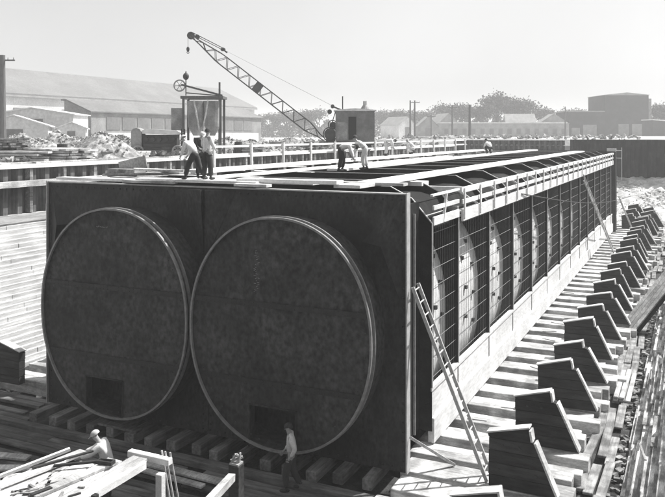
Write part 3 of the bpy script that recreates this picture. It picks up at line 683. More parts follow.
# ------------------------------------------------------------------ people
def skinmesh(name, nodes, edges, m, parent, roots, sub=1):
    """nodes: {key: (pos, radius)}"""
    keys = list(nodes); ix = {k: i for i, k in enumerate(keys)}
    me = bpy.data.meshes.new(name); me.from_pydata([nodes[k][0] for k in keys], [(ix[a], ix[b]) for a, b in edges], []); me.materials.append(m)
    o = bpy.data.objects.new(name, me); COL.objects.link(o); o.parent = parent
    md = o.modifiers.new('skin', 'SKIN'); md.use_smooth_shade = True
    sv = me.skin_vertices[0].data
    for k in keys:
        r = nodes[k][1]; sv[ix[k]].radius = (r, r) if not isinstance(r, tuple) else r; sv[ix[k]].use_root = k in roots
    s = o.modifiers.new('sub', 'SUBSURF'); s.levels = s.render_levels = sub
    return o
def person(loc, rz, pose, lab, shirt=M_SHIRTW, trousers=M_TROUSER, cap=None, hair=M_HAIR, sc=1.0, group=None):
    J = dict(pelvis=(0, 0, .93), waist=(0, 0, 1.08), chest=(0, 0, 1.3), neck=(0, 0, 1.47), head=(.02, 0, 1.62),
             shl=(0, .18, 1.41), shr=(0, -.18, 1.41), ell=(-.02, .25, 1.13), elr=(-.02, -.25, 1.13), wrl=(.06, .25, .9), wrr=(.06, -.25, .9),
             hil=(0, .09, .9), hir=(0, -.09, .9), knl=(.03, .11, .5), knr=(.03, -.11, .5), anl=(0, .12, .09), anr=(0, -.12, .09))
    J.update(pose); J = {k: Vector(v) for k, v in J.items()}
    root = empty('person', loc, rz); root.scale = (sc, sc, sc); tag(root, lab, 'person', group)
    up = (J['head'] - J['neck']).normalized(); fwd = pose.get('face') and Vector(pose['face']) or Vector((1, 0, 0))
    fwd = (fwd - up * fwd.dot(up)).normalized(); sd = up.cross(fwd)
    N = {}; E_ = []
    def nd(k, p, r): N[k] = (Vector(p), r)
    for k, r in (('pelvis', .12), ('waist', .11), ('chest', .13), ('neck', .055), ('shl', .065), ('shr', .065), ('ell', .042), ('elr', .042), ('wrl', .028), ('wrr', .028),
                 ('hil', .095), ('hir', .095), ('knl', .06), ('knr', .06), ('anl', .042), ('anr', .042)): nd(k, J[k], r)
    nd('jaw', J['head'] - up * .045 + fwd * .02, .066); nd('skull', J['head'] + up * .03 - fwd * .005, .09); nd('crown', J['head'] + up * .085, .06)
    nd('nose', J['head'] - up * .005 + fwd * .105, .012); nd('noseb', J['head'] + fwd * .07, .022)
    E_ += [('pelvis', 'waist'), ('waist', 'chest'), ('chest', 'neck'), ('neck', 'jaw'), ('jaw', 'skull'), ('skull', 'crown'), ('skull', 'noseb'), ('noseb', 'nose'),
           ('chest', 'shl'), ('chest', 'shr'), ('shl', 'ell'), ('shr', 'elr'), ('ell', 'wrl'), ('elr', 'wrr'), ('pelvis', 'hil'), ('pelvis', 'hir'), ('hil', 'knl'), ('hir', 'knr'), ('knl', 'anl'), ('knr', 'anr')]
    roots = {'pelvis'}
    for s, sg_ in (('l', 1), ('r', -1)):
        d = (J['wr' + s] - J['el' + s]).normalized(); pl = J['wr' + s] + d * .05
        nd('palm' + s, pl, (.038, .022)); nd('knu' + s, pl + d * .045, (.036, .018)); E_ += [('wr' + s, 'palm' + s), ('palm' + s, 'knu' + s)]
        lat = d.cross(Vector((0, 1, 0))).normalized() if abs(d.y) < .9 else Vector((1, 0, 0)); curl = Vector((0, -sg_, 0))
        for q, (off, ln) in enumerate(((.03, .036), (.01, .042), (-.011, .038), (-.03, .03))):
            a = pl + d * .05 + lat * off; b_ = a + d * ln + curl * .01; c_ = b_ + d * ln * .6 + curl * .028
            nd(f'f{s}{q}a', a, .0095); nd(f'f{s}{q}b', b_, .0088); nd(f'f{s}{q}c', c_, .0075); E_ += [(f'f{s}{q}a', f'f{s}{q}b'), (f'f{s}{q}b', f'f{s}{q}c')]; roots.add(f'f{s}{q}a')
        a = pl + lat * .03; nd(f't{s}a', a, .012); nd(f't{s}b', a + lat * .022 + d * .028 + curl * .01, .0105); nd(f't{s}c', a + lat * .026 + d * .055 + curl * .02, .009)
        E_ += [(f't{s}a', f't{s}b'), (f't{s}b', f't{s}c')]; roots.add(f't{s}a')
    body = skinmesh('body', N, E_, M_SKIN, root, roots)
    # eyes, mouth, ears as small pieces on the head
    e = MB(); hc = J['head']
    for s in (-1, 1): e.ball(hc + fwd * .082 + sd * .033 * s + up * .02, .012, .012, .01, 8, 6)
    e.build('eyes', M_DARK, root, smooth=True)
    e = MB()
    for s in (-1, 1): e.ball(hc + sd * .088 * s - fwd * .005, .018, .012, .03, 8, 6)
    e.build('ears', M_SKIN, root, smooth=True)
    # clothes
    C_ = {k: (J[k], r) for k, r in (('pelvis', .15), ('waist', .145), ('chest', .17), ('shl', .095), ('shr', .095), ('ell', .068), ('elr', .068))}
    C_['wl'] = (J['ell'].lerp(J['wrl'], .9), .042); C_['wr'] = (J['elr'].lerp(J['wrr'], .9), .042); C_['nk'] = (J['chest'].lerp(J['neck'], .75), .075)
    skinmesh('shirt', C_, [('pelvis', 'waist'), ('waist', 'chest'), ('chest', 'nk'), ('chest', 'shl'), ('chest', 'shr'), ('shl', 'ell'), ('shr', 'elr'), ('ell', 'wl'), ('elr', 'wr')], shirt, root, {'pelvis'})
    C_ = {'w': (J['pelvis'].lerp(J['waist'], .6), .14)}
    for k, r in (('pelvis', .16), ('hil', .125), ('hir', .125), ('knl', .1), ('knr', .1)): C_[k] = (J[k], r)
    C_['al'] = (J['knl'].lerp(J['anl'], .93), .085); C_['ar'] = (J['knr'].lerp(J['anr'], .93), .085)
    skinmesh('trousers', C_, [('w', 'pelvis'), ('pelvis', 'hil'), ('pelvis', 'hir'), ('hil', 'knl'), ('hir', 'knr'), ('knl', 'al'), ('knr', 'ar')], trousers, root, {'pelvis'})
    for s in 'lr':
        b = MB(); a = J['an' + s]; b.ball(a + Vector((.06, 0, -.045)), .135, .048, .05, 12, 8); b.tube(a + Vector((0, 0, -.06)), a + Vector((0, 0, .05)), .05, .05, n=10)
        b.build('boot', M_SHOE, root, smooth=True)
    hm = cap or hair; b = MB()
    c0 = hc + up * .045 - fwd * .012; n_, m_ = 16, 5; vs = []
    for j in range(m_ + 1):
        p = (math.pi * .56) * j / m_
        for i in range(n_):
            t = 2 * math.pi * i / n_; k = .102
            low = (1.25 if math.cos(t) < -.1 and not cap and j == m_ else 1)
            vs.append(c0 + (fwd * math.cos(t) * 1.08 + sd * math.sin(t)) * (k * math.sin(p)) + up * (.088 * math.cos(p) * 1.0 - (.05 if low > 1 else 0)))
    b.add(vs, [(j * n_ + i, (j + 1) * n_ + i, (j + 1) * n_ + (i + 1) % n_, j * n_ + (i + 1) % n_) for j in range(m_) for i in range(n_)])
    if cap:
        a0 = hc + up * .04 + fwd * .09
        b.add([a0 + sd * .075, a0 + sd * .05 + fwd * .065 - up * .015, a0 - sd * .05 + fwd * .065 - up * .015, a0 - sd * .075,
               a0 + sd * .075 + up * .014, a0 + sd * .05 + fwd * .065, a0 - sd * .05 + fwd * .065, a0 - sd * .075 + up * .014], [(0, 1, 2, 3), (7, 6, 5, 4), (0, 4, 5, 1), (1, 5, 6, 2), (2, 6, 7, 3)])
    b.build('cap' if cap else 'hair', hm, root, smooth=True)
    return root
# man in the dock in front of the right bulkhead, walking to the left, seen from behind his right side
person((-2.6, -1.5, -.335), R(205), dict(chest=(.03, 0, 1.3), neck=(.05, 0, 1.47), head=(.09, 0, 1.61), face=(1, .1, -.25), shl=(.03, .18, 1.41), shr=(.03, -.18, 1.41), ell=(-.1, .24, 1.14), wrl=(.03, .23, .93), elr=(.05, -.24, 1.13), wrr=(.2, -.22, .95),
       knl=(.16, .1, .5), anl=(.12, .11, .09), knr=(-.02, -.1, .49), anr=(-.22, -.11, .1)), 'man in grey shirt and dark trousers walking before the doorway of the right bulkhead', shirt=M_SHIRTG)
# worker stooping on the dock floor just beyond the foreground staging
person((-6.38, -4.12, -.335), R(205), dict(pelvis=(-.06, 0, .93), waist=(0, 0, 1.08), chest=(.1, 0, 1.28), neck=(.18, 0, 1.43), head=(.26, 0, 1.56), face=(.9, 0, -.5), shl=(.12, .18, 1.38), shr=(.12, -.18, 1.38),
       ell=(.32, .24, 1.22), elr=(.32, -.2, 1.22), wrl=(.56, .2, 1.14), wrr=(.56, -.14, 1.14)), 'worker in pale cap and shirt bending over the far end of the foreground staging', cap=M_CAPL, sc=1.09)
# two men on the tube top
BT = 7.335 + .085 + .05
person((-7.0, .32, BT - .005), R(178), dict(pelvis=(-.1, 0, .86), waist=(-.02, 0, 1.0), chest=(.14, 0, 1.18), neck=(.28, 0, 1.3), head=(.38, 0, 1.4), face=(.8, 0, -.6), shl=(.17, .18, 1.25), shr=(.17, -.18, 1.25),
       ell=(.25, .22, .98), elr=(.22, -.22, .98), wrl=(.38, .16, .8), wrr=(.36, -.16, .78), hil=(-.1, .09, .84), hir=(-.1, -.09, .84), knl=(.12, .1, .48), anl=(.22, .11, .09), knr=(-.2, -.1, .46), anr=(-.42, -.11, .12)),
       'stooping man in pale shirt and cap striding on the front edge of the tube top', cap=M_CAPL, sc=.88, group='men working on the tube top')
person((-6.45, .3, BT + .0), R(75), dict(head=(.05, .02, 1.62), face=(.9, .1, -.4), ell=(.02, .27, 1.15), wrl=(.2, .2, 1.02), elr=(.02, -.27, 1.15), wrr=(.2, -.2, 1.02), knl=(.02, .13, .5), anl=(-.02, .16, .09), knr=(.03, -.13, .5), anr=(.02, -.16, .09)),
       'upright man in white shirt and dark trousers standing on the front of the tube top', sc=.88, group='men working on the tube top')
person((-7.35, 1.25, BT - .02), R(330), dict(neck=(.08, 0, 1.45), head=(.14, 0, 1.57), face=(.9, 0, -.5), ell=(.1, .24, 1.16), wrl=(.28, .18, 1.1), elr=(.1, -.24, 1.16), wrr=(.28, -.16, 1.08), knl=(.1, .11, .49), anl=(.02, .13, .09)),
       'darkly dressed man half hidden between the stooping man and the upright man', shirt=M_TROUSER, cap=M_CAPL, sc=.86, group='men working on the tube top')
# crouching and bending men further back
crouch = dict(pelvis=(-.12, 0, .42), waist=(-.02, 0, .56), chest=(.14, 0, .72), neck=(.26, 0, .84), head=(.34, 0, .95), face=(.8, 0, -.6), shl=(.16, .18, .78), shr=(.16, -.18, .78), ell=(.3, .22, .55), elr=(.3, -.22, .55), wrl=(.42, .12, .38), wrr=(.42, -.12, .38),
              hil=(-.1, .1, .4), hir=(-.1, -.1, .4), knl=(.28, .15, .5), knr=(.25, -.15, .42), anl=(.08, .14, .1), anr=(-.02, -.14, .1))
bend = dict(pelvis=(-.15, 0, .86), waist=(-.05, 0, .97), chest=(.16, 0, 1.03), neck=(.34, 0, 1.0), head=(.46, 0, .98), face=(.6, 0, -.9), shl=(.22, .18, 1.0), shr=(.22, -.18, 1.0), ell=(.3, .2, .74), elr=(.3, -.2, .74), wrl=(.38, .12, .52), wrr=(.38, -.12, .52),
            hil=(-.15, .09, .84), hir=(-.15, -.09, .84), knl=(-.03, .12, .48), knr=(-.1, -.12, .47), anl=(-.08, .14, .09), anr=(-.2, -.14, .09))
person((-5.73, 8.64, T + .03), R(20), bend, 'man in dark trousers bending over the middle of the tube top', group='men working on the tube top')
person((-5.79, 10.58, T + .03), R(200), dict(bend, neck=(.22, 0, 1.18), head=(.3, 0, 1.3), chest=(.1, 0, 1.08), shl=(.12, .18, 1.12), shr=(.12, -.18, 1.12)), 'man in white shirt leaning toward the bending man below the crane house', trousers=M_SHIRTG, group='men working on the tube top')
person((-6.5, 35.5, T + .09), R(150), crouch, 'crouching man in white shirt far along the middle plank run', group='men working on the tube top')
person((-11.2, 27.5, T + .09), R(30), dict(bend), 'man in pale shirt bending by the handrail right of the crane', trousers=M_SHIRTG, group='men working on the tube top')
person((-11.1, 32, T + .09), R(200), dict(crouch), 'man in pale clothes crouching by the handrail right of the bending man', trousers=M_SHIRTG, cap=M_CAPL, group='men working on the tube top')
# ------------------------------------------------------------------ crane
cr = empty('crawler_crane', (-19.4, 40.6, 7.42), R(205.3)); tag(cr, 'lattice boom crane with grey corrugated house and dark doorway beyond the tube', 'crane')
def cp(name, fn, m, par=None): b = MB(); fn(b); return b.build(name, m, par or cr)
def house(b):
    b.box(-1.75, 1.5, -1.2, 1.2, .8, 3.35)
    for i in range(33): b.box(-1.74 + i * .1, -1.70 + i * .1, 1.2, 1.22, .82, 3.3)
hs = cp('house', house, M_CRANE)
cp('roof', lambda b: (b.prism_y([(-1.9, 3.33), (1.65, 3.33), (1.65, 3.42), (-.1, 3.56), (-1.9, 3.42)], -1.3, 1.3)), M_WALLW)
cp('door_opening', lambda b: b.box(-.22, .42, 1.225, 1.25, .95, 2.85), M_VOID)
cp('window', lambda b: b.box(-1.32, -.92, 1.225, 1.245, 2.2, 2.6), M_GLASS)
cp('door_panel', lambda b: b.box(.5, 1.35, 1.225, 1.26, .95, 2.4), M_TIN)
cp('chimney', lambda b: (b.tube((-1.0, 0, 3.5), (-1.0, 0, 3.85), .42, .2, 14), b.tube((-1.0, 0, 3.85), (-1.0, 0, 4.2), .17, .17, 12)), M_TIN)
cp('exhaust_pipe', lambda b: b.tube((.9, .2, 3.4), (.9, .2, 4.6), .05, .05, 8), M_DARK)
cp('chassis', lambda b: (b.box(-1.9, 2.5, -1.1, 1.1, .5, .8), b.tube((0, 0, .32), (0, 0, .5), .8, .8, 20)), M_DARK)
for s in (-1, 1):
    def trk(b):
        pr = []
        for i in range(20):
            t = 2 * math.pi * i / 20; pr.append((math.copysign(1.25, math.cos(t)) * (1 if abs(math.cos(t)) > .01 else 0) + .28 * math.cos(t), .3 + .28 * math.sin(t)))
        b.prism_y(pr, s * .75 - .22, s * .75 + .22)
        for i in range(18): b.box(-1.3 + i * .15, -1.22 + i * .15, s * .75 - .24, s * .75 + .24, .57, .61)
    cp('track', trk, M_DARK)
cp('winch_drum', lambda b: (b.tube((1.95, -.6, 1.4), (1.95, .9, 1.4), .5, .5, 20), b.tube((1.7, -.6, 2.15), (1.7, .8, 2.15), .3, .3, 16), b.torus((1.95, .92, 1.4), .58, .05, 'y'), b.torus((1.75, .85, 2.2), .36, .04, 'y'), b.box(1.52, 2.3, -.8, .7, .8, 1.2), b.bar((1.5, .7, 3.3), (2.25, .7, .9), .08, .08)), M_DARK)
cp('gantry', lambda b: (b.bar((.9, .5, 3.4), (1.75, .5, 3.75), .1, .1), b.bar((.9, -.5, 3.4), (1.75, -.5, 3.75), .1, .1), b.tube((1.75, -.6, 3.75), (1.75, .6, 3.75), .16, .16, 12), b.tube((2.0, -.3, 3.3), (2.0, .3, 3.3), .2, .2, 12)), M_DARK)
A = Vector((2.45, 0, .95)); B = Vector((13.75, 0, 9.75)); D = (B - A).normalized(); U = Vector((0, 1, 0)).cross(D) * -1; U.normalize()
if U.z < 0: U = -U
def pt(t, sy, su):
    w = .42 if .12 < t < .78 else (.42 * t / .12 if t < .12 else .42 * (1 - t) / .22)
    w = max(w, .1); return A + (B - A) * t + Vector((0, sy * w, 0)) + U * (su * w)
def boom(b):
    ts = [i / 24 for i in range(25)]
    for sy in (-1, 1):
        for su in (-1, 1):
            for t0, t1 in zip(ts, ts[1:]): b.bar(pt(t0, sy, su), pt(t1, sy, su), .09, .09)
    for k, (t0, t1) in enumerate(zip(ts[1:], ts[2:])):
        s = 1 if k % 2 else -1
        for sy in (-1, 1): b.bar(pt(t0, sy, s), pt(t1, sy, -s), .045, .045)
        for su in (-1, 1): b.bar(pt(t0, s, su), pt(t1, -s, su), .045, .045)
    for t in (.5,): 
        for sy in (-1, 1): b.bar(pt(t - .02, sy, 0), pt(t + .02, sy, 0), .06, .84, up=U)
bo = cp('boom', boom, M_BOOM)
cp('tip_sheave', lambda b: (b.tube(B + Vector((0, -.12, 0)), B + Vector((0, .12, 0)), .32, .32, 18), b.tube(B - D * .5 + Vector((0, -.1, 0)) + U * .25, B - D * .5 + Vector((0, .1, 0)) + U * .25, .2, .2, 14)), M_DARK, bo)
cp('hook_block', lambda b: (b.tube(B + Vector((.25, 0, -.2)), B + Vector((.25, 0, -1.0)), .02, .02, 5), b.ball(B + Vector((.25, 0, -1.15)), .14, .1, .22), b.torus(B + Vector((.25, 0, -1.42)), .09, .03, 'y', 14)), M_DARK, bo)
bh = A + (B - A) * .8 + U * .75
cp('hoist_cable', lambda b: (b.path([B + U * .3, bh + U * .1], .035, 5), b.path([B + U * .15, bh - U * .05], .03, 5)), M_DARK)
cp('bridle_block', lambda b: (b.ball(bh, .22, .12, .16), b.tube(bh - D * .1, bh - D * .45, .07, .07, 8)), M_DARK)
cp('pendant_cable', lambda b: (b.path([bh, Vector((1.75, .3, 3.8))], .006, 4), b.path([bh, Vector((1.75, -.3, 3.8))], .006, 4)), M_DARK)

# ------------------------------------------------------------------ hoist / mixer tower by the left wall
mt = empty('concrete_hoist', (-22.2, 22.8, 7.42), R(205.3)); mt.scale = (1.19,) * 3; tag(mt, 'timber hoist frame with a tin hopper and pulley wheel behind the two men', 'hoist')
def mp_(name, fn, m): b = MB(); fn(b); return b.build(name, m, mt)
for sx in (-1, 1):
    for sy in (-1, 1): mp_('post', lambda b: b.box(sx * 1.0 - .06, sx * 1.0 + .06, sy * .7 - .06, sy * .7 + .06, 0, 3.1), M_POLE)
mp_('top_frame', lambda b: (b.box(-1.15, 1.15, -.8, -.68, 3.1, 3.24), b.box(-1.15, 1.15, .68, .8, 3.1, 3.24), b.box(-1.15, -1.0, -.67, .67, 3.1, 3.24), b.box(1.0, 1.15, -.67, .67, 3.1, 3.24)), M_POLE)
mp_('hopper', lambda b: (b.tube((-.45, 0, 1.6), (-.45, 0, 3.0), .42, .5, 14), b.tube((.45, 0, 1.6), (.45, 0, 3.0), .42, .5, 14), b.tube((-.45, 0, 1.6), (-.45, 0, 1.1), .42, .15, 14), b.tube((.45, 0, 1.6), (.45, 0, 1.1), .42, .15, 14)), M_TIN)
for x0, x1 in ((.4, .05), (-.35, 0)): mp_('brace', lambda b: b.bar((x0, .85, 3.0), (x1, .85, 1.0), .07, .07), M_WOODL)
mp_('boom_arm', lambda b: (b.bar((-1.0, 0, 3.3), (1.25, 0, 3.9), .1, .1), b.bar((-1.0, 0, 3.28), (1.0, 0, 3.45), .06, .06)), M_POLE)
mp_('pulley_wheel', lambda b: (b.torus((1.35, 0, 3.85), .3, .04, 'y'), b.tube((1.35, -.05, 3.85), (1.35, .05, 3.85), .06), *[b.tube((1.35, 0, 3.85), (1.35 + .3 * math.cos(i * math.pi / 3), 0, 3.85 + .3 * math.sin(i * math.pi / 3)), .015, n=4) for i in range(6)]), M_TIN)
mp_('lamp', lambda b: (b.tube((1.0, 0, 3.3), (1.0, 0, 4.2), .03), b.ball((1.0, 0, 4.35), .17, .17, .2), b.tube((1.0, 0, 4.5), (1.0, 0, 4.65), .05, .02)), M_DARK)
mp_('side_panel', lambda b: b.box(1.1, 1.7, .5, .55, 1.2, 2.6), M_TIN)
# portable compressor
pc = empty('portable_compressor', (-22.7, 19.0, 7.42), R(205.3)); pc.scale = (1.15,) * 3; tag(pc, 'old portable engine on wheels with dark radiator and pale hood left of the hoist', 'engine')
def pp_(name, fn, m): b = MB(); fn(b); return b.build(name, m, pc)
pp_('radiator', lambda b: b.prism_y([(.95, .5), (1.5, .5), (1.5, 1.35), (1.4, 1.5), (1.22, 1.56), (1.05, 1.5), (.95, 1.35)], -.45, .45), M_WALLG)
pp_('hood', lambda b: (b.prism_y([(-1.0, 1.2), (.92, 1.25), (.92, 1.42), (.7, 1.5), (-.9, 1.42), (-1.1, 1.3)], -.45, .45)), M_WALLW)
pp_('engine_block', lambda b: (b.box(-.9, .9, -.38, .38, .5, 1.2), *[b.tube((-.7 + i * .35, .38, .95), (-.7 + i * .35, .5, .95), .12) for i in range(5)], b.box(-.8, .8, .38, .46, .55, .72)), M_DARK)
pp_('frame', lambda b: b.box(-1.3, 1.5, -.5, .5, .38, .48), M_DARK)
for x in (-1.0, 1.1):
    for y in (-.6, .6): pp_('wheel', lambda b: (b.torus((x, y, .33), .28, .05, 'y', 20), b.tube((x, y - .05, .33), (x, y + .05, .33), .08), *[b.tube((x, y, .33), (x + .27 * math.cos(i * math.pi / 4), y, .33 + .27 * math.sin(i * math.pi / 4)), .02, n=4) for i in range(8)]), M_TIN)
for q in (-.4, .3): pp_('rear_post', lambda b: b.box(-1.2, -1.12, q, q + .1, .5, 1.5), M_DARK)

# ------------------------------------------------------------------ poles
def pole(x, y, z0, h, r, lab, arms=1, g=None, m=M_POLE):
    p = empty('utility_pole', (x, y, z0)); tag(p, lab, 'utility pole', g)
    MB().tube((0, 0, 0), (0, 0, h), r, r * .7, 10).build('pole', m, p)
    for i in range(arms):
        MB().bar((-.9, -.4, h - .4 - i * .7), (.9, .4, h - .4 - i * .7), .1, .12).build('crossarm', m, p)
        b = MB()
        for t in (-.8, -.4, .4, .8): b.tube((t, t * .45, h - .34 - i * .7), (t, t * .45, h - .18 - i * .7), .04, .03, 6)
        b.build('insulator', M_TIN, p)
    return p
pole(-42.2, 24.3, 7.4, 7.6, .3, 'thick utility pole at the left edge of the picture', 1)
pole(-23.2, 26.1, 7.4, 5.05, .1, 'thin pole standing just right of the hoist', 0)
def farpole(px, d, h, lab, arms=1, r=.2):
    u = (px - 332.5) / 767; x = 6.79 + d * (.904 * u - .427); y = -18.91 + d * (.427 * u + .904); pole(x, y, 7.6, h, r, lab, arms, 'poles across the yard')
farpole(410, 150, 7.8, 'left one of the pair of close poles right of the crane', 0); farpole(414.5, 150, 7.8, 'right one of the pair of close poles right of the crane', 1)
farpole(452, 160, 7.2, 'slim pole in front of the long low building left of the tall tree'); farpole(469.5, 140, 6.6, 'stout pole left of the broad bare trees', 0, .28)
farpole(565, 190, 8.0, 'pole at the left corner of the big brick building', 0); farpole(431, 170, 5.5, 'short pole beside the gabled house', 1, .15)

# ------------------------------------------------------------------ buildings
def slab(b, x0, x1, y0, y1, z0, z1): b.box(x0, x1, y0, y1, z0, z1)
def windows(root, face, coords, m=M_GLASS, axis='x'):
    for (a0, a1, z0, z1) in coords:
        b = MB()
        if axis == 'x': b.box(face - .02, face + .05, a0, a1, z0, z1)
        else: b.box(a0, a1, face - .05, face + .02, z0, z1)
        b.build('window', m, root, root.location)
# long shed at left
s = empty('long_shed', (-115, 95, 7.4)); tag(s, 'very long pale industrial shed with a low roof filling the left background', 'shed'); Ls = s.location.copy()
MB().box(-130, -100, 40, 158, 7.4, 15.6).build('wall', M_WALLW, s, Ls)
MB().prism_y([(-130.4, 15.62), (-99.4, 15.62), (-99.4, 15.9), (-112, 21.4), (-118, 21.4), (-130.4, 15.9)], 39.5, 158.5).build('roof', M_ROOFW, s, Ls)
MB().box(-99.7, -99.35, 39.5, 158.5, 15.3, 15.61).build('eave_gutter', M_WALLG, s, Ls)
windows(s, -99.95, [(44 + i * 5.6, 47.6 + i * 5.6, 10.6, 13.4) for i in range(20)], M_ROOFW)
# gabled workshop in front
s = empty('workshop', (-66, 60, 7.4)); tag(s, 'grey workshop with a dark gable end and long windowed side before the long shed', 'workshop'); Ls = s.location.copy()
MB().prism_y([(-68.2, 7.4), (-63.6, 7.4), (-63.6, 11.7), (-67.6, 13.2), (-68.2, 13.2)], 57.2, 100).build('wall', M_WALLG, s, Ls)
MB().prism_y([(-63.3, 11.62), (-63.3, 11.78), (-67.6, 13.42), (-68.4, 13.42), (-68.4, 13.22), (-67.6, 13.22)], 56.8, 100.3).build('roof', M_ROOFW, s, Ls)
windows(s, -63.58, [(60 + i * 3.1, 62.7 + i * 3.1, 9.4, 11.1) for i in range(12)], M_ROOFW)
windows(s, 57.2, [(-67.2, -66.2, 9.5, 11.6), (-65.4, -64.5, 9.3, 11.1)], M_ROOFW, 'y')
MB().box(-63.55, -63.5, 58, 99, 7.4, 9.0).build('base_boards', M_WALLW, s, Ls)
def shed(x, y, w, l, h, rh, rz, lab, wm=M_WALLW, rm=M_ROOFW, group=None, z=7.4, door=True):
    s = empty('small_shed', (x, y, z), R(rz)); tag(s, lab, 'shed', group)
    MB().prism_y([(-w / 2, 0), (w / 2, 0), (w / 2, h), (0, h + rh), (-w / 2, h)], -l / 2, l / 2).build('wall', wm, s)
    for q in (-1, 1):
        MB().prism_y([(0, h + rh + .12), (q * (w / 2 + .25), h - .02), (q * (w / 2 + .25), h - .12), (0, h + rh + .02)], -l / 2 - .2, l / 2 + .2).build('roof', rm, s)
    if door: MB().box(-w * .14, w * .14, -l / 2 - .03, -l / 2 - .002, 0, h * .85).build('door', M_GLASS, s)
    return s
def at(px, d, z=7.42):
    u = (px - 332.5) / 767
    if z == 7.42 and px < 420: d = max(d, (30.3 + (px % 7) * .3) / (.427 - .904 * u))   # keeps it behind the dock wall
    return (6.79 + d * (.904 * u - .427), -18.91 + d * (.427 * u + .904), z)
for i, (px, d, w, l, h, rh, rz, lab) in enumerate([(16, 72, 6, 4, 2.2, .9, 40, 'white low shed left of the grey workshop'), (72, 74, 2.6, 2.6, 2.0, .5, 40, 'small white hut in front of the workshop gable'), (40, 85, 9, 5, 3.6, .6, 25, 'white flat roofed store left of the workshop')]):
    x, y, z = at(px, d); shed(x, y, w, l, h, rh, rz, lab, rm=M_WALLW, group='small sheds on the left yard')
# brick building at right
s = empty('brick_building', (-20, 246, 7.6), R(25.3)); tag(s, 'big dark brick building with a taller square block on the right horizon', 'building')
def bp(name, fn, m): b = MB(); fn(b); return b.build(name, m, s)
wx = lambda px: (px - 604) / 767 * 255
bp('tall_wall', lambda b: b.box(wx(598), wx(640), -6, 10, 0, 13.6), M_BRICK)
bp('tall_roof', lambda b: b.prism_y([(wx(597.5), 13.61), (wx(640.5), 13.61), (wx(640.5), 13.75), (wx(619), 14.5), (wx(597.5), 13.75)], -6.3, 10.3), M_WALLG)
bp('low_wall', lambda b: b.box(wx(563), wx(598) - .01, -6, 8, 0, 8.3), M_BRICK)
bp('low_roof', lambda b: b.box(wx(562.5), wx(597.9), -6.3, 8.3, 8.31, 8.6), M_WALLG)
bp('sunlit_side', lambda b: b.box(wx(640.1), wx(646.5), -3, 8, 0, 12.7), M_TIN)  # paler tone puts sunlight on the right side of the brick block
for a, c_, z0, z1 in ((566, 574, 0, 3.2), (577, 590, 0, 4.2), (611, 621, 0, 4.4), (624, 636, 0, 4.4)): bp('bay_door', lambda b: b.box(wx(a), wx(c_), -6.06, -6.003, z0 + .2, z1), M_WALLG)
# right low sheds, middle long shed, houses
def flat(px0, px1, d, h, lab, m=M_BRICK, rm=M_WALLW, name='low_building', g='low buildings on the horizon', slope=0, z=7.6, dep=8):
    c0 = at((px0 + px1) / 2, d, z); s = empty(name, c0, R(25.3)); tag(s, lab, 'building', g); w = (px1 - px0) / 767 * d
    MB().prism_y([(-w / 2, 0), (w / 2, 0), (w / 2, h - slope), (-w / 2, h)], -dep / 2, dep / 2).build('wall', m, s)
    MB().prism_y([(-w / 2 - .2, h + .01), (w / 2 + .2, h - slope + .01), (w / 2 + .2, h - slope + .3), (-w / 2 - .2, h + .3)], -dep / 2 - .3, dep / 2 + .3).build('roof', rm, s)
    return s, w
flat(647, 700, 235, 5.4, 'low dark shed with sloping roof right of the brick building', slope=1.2)
s, w = flat(437, 562, 225, 4.3, 'long low dark building with a pale roof edge behind the yard', m=M_WALLG)
for i in range(14): MB().box(-w / 2 + 1.5 + i * 2.6, -w / 2 + 2.7 + i * 2.6, -4.06, -4.003, 1.2, 2.8).build('window', M_GLASS, s)
for i, (px, d, w, h, rh, lab) in enumerate([(426, 215, 5.5, 3.4, 2.6, 'dark gabled house left of the long low building'), (443, 250, 6, 5, 2.8, 'gabled house peeping over the long low building'), (519, 240, 7, 4.6, 2.8, 'house roof between the trees left of the brick building'), (551, 240, 9, 4.4, 3, 'broad gabled roof just left of the brick building'), (655, 262, 8, 5.2, 3.6, 'gabled roof behind the low shed at the right edge'), (398, 240, 7, 4, 2.5, 'pale house right behind the crane')]):
    x, y, z = at(px, d, 7.6)
    s = shed(x, y, w, 9, h, rh, [25, 40, 110, 20, 20, 60][i], lab, wm=M_WALLG if i != 5 else M_WALLW, rm=M_WALLG, group='houses on the horizon', z=7.6)
    s.name = 'house'; s['category'] = 'house'

# ------------------------------------------------------------------ trees
def tree_mesh(seed, bare=.3):
    r = random.Random(seed); tr = MB(); lf = MB()
    tr.tube((0, 0, 0), (0, 0, 1.6), .32, .24, 8)
    tips = []
    def br(p, d, l, rad, k):
        q = p + d * l; tr.tube(p, q, rad, rad * .62, 5, False)
        if k == 0: tips.append(q); return
        for _ in range(3 if k > 1 else 4):
            nd = (d + Vector((r.uniform(-.8, .8), r.uniform(-.8, .8), r.uniform(-.2, .55)))).normalized(); br(q, nd, l * r.uniform(.6, .85), rad * .6, k - 1)
    for _ in range(4): br(Vector((0, 0, 1.4)), Vector((r.uniform(-.7, .7), r.uniform(-.7, .7), 1)).normalized(), 2.1, .18, 3)
    for t in tips:
        if r.random() < bare: continue
        for _ in range(22):
            c = t + Vector((r.gauss(0, .6), r.gauss(0, .6), r.gauss(0, .5))); a = Vector((r.uniform(-1, 1), r.uniform(-1, 1), r.uniform(-1, 1))).normalized() * r.uniform(.12, .26)
            b = a.cross(Vector((r.uniform(-1, 1), r.uniform(-1, 1), r.uniform(-1, 1)))).normalized() * r.uniform(.12, .22)
            lf.add([c - a, c - b, c + a, c + b], [(0, 1, 2, 3)])
    root = empty('tree', (0, 0, 0)); tr.build('trunk', M_BARK, root); lf.build('crown', M_LEAF, root)
    return root
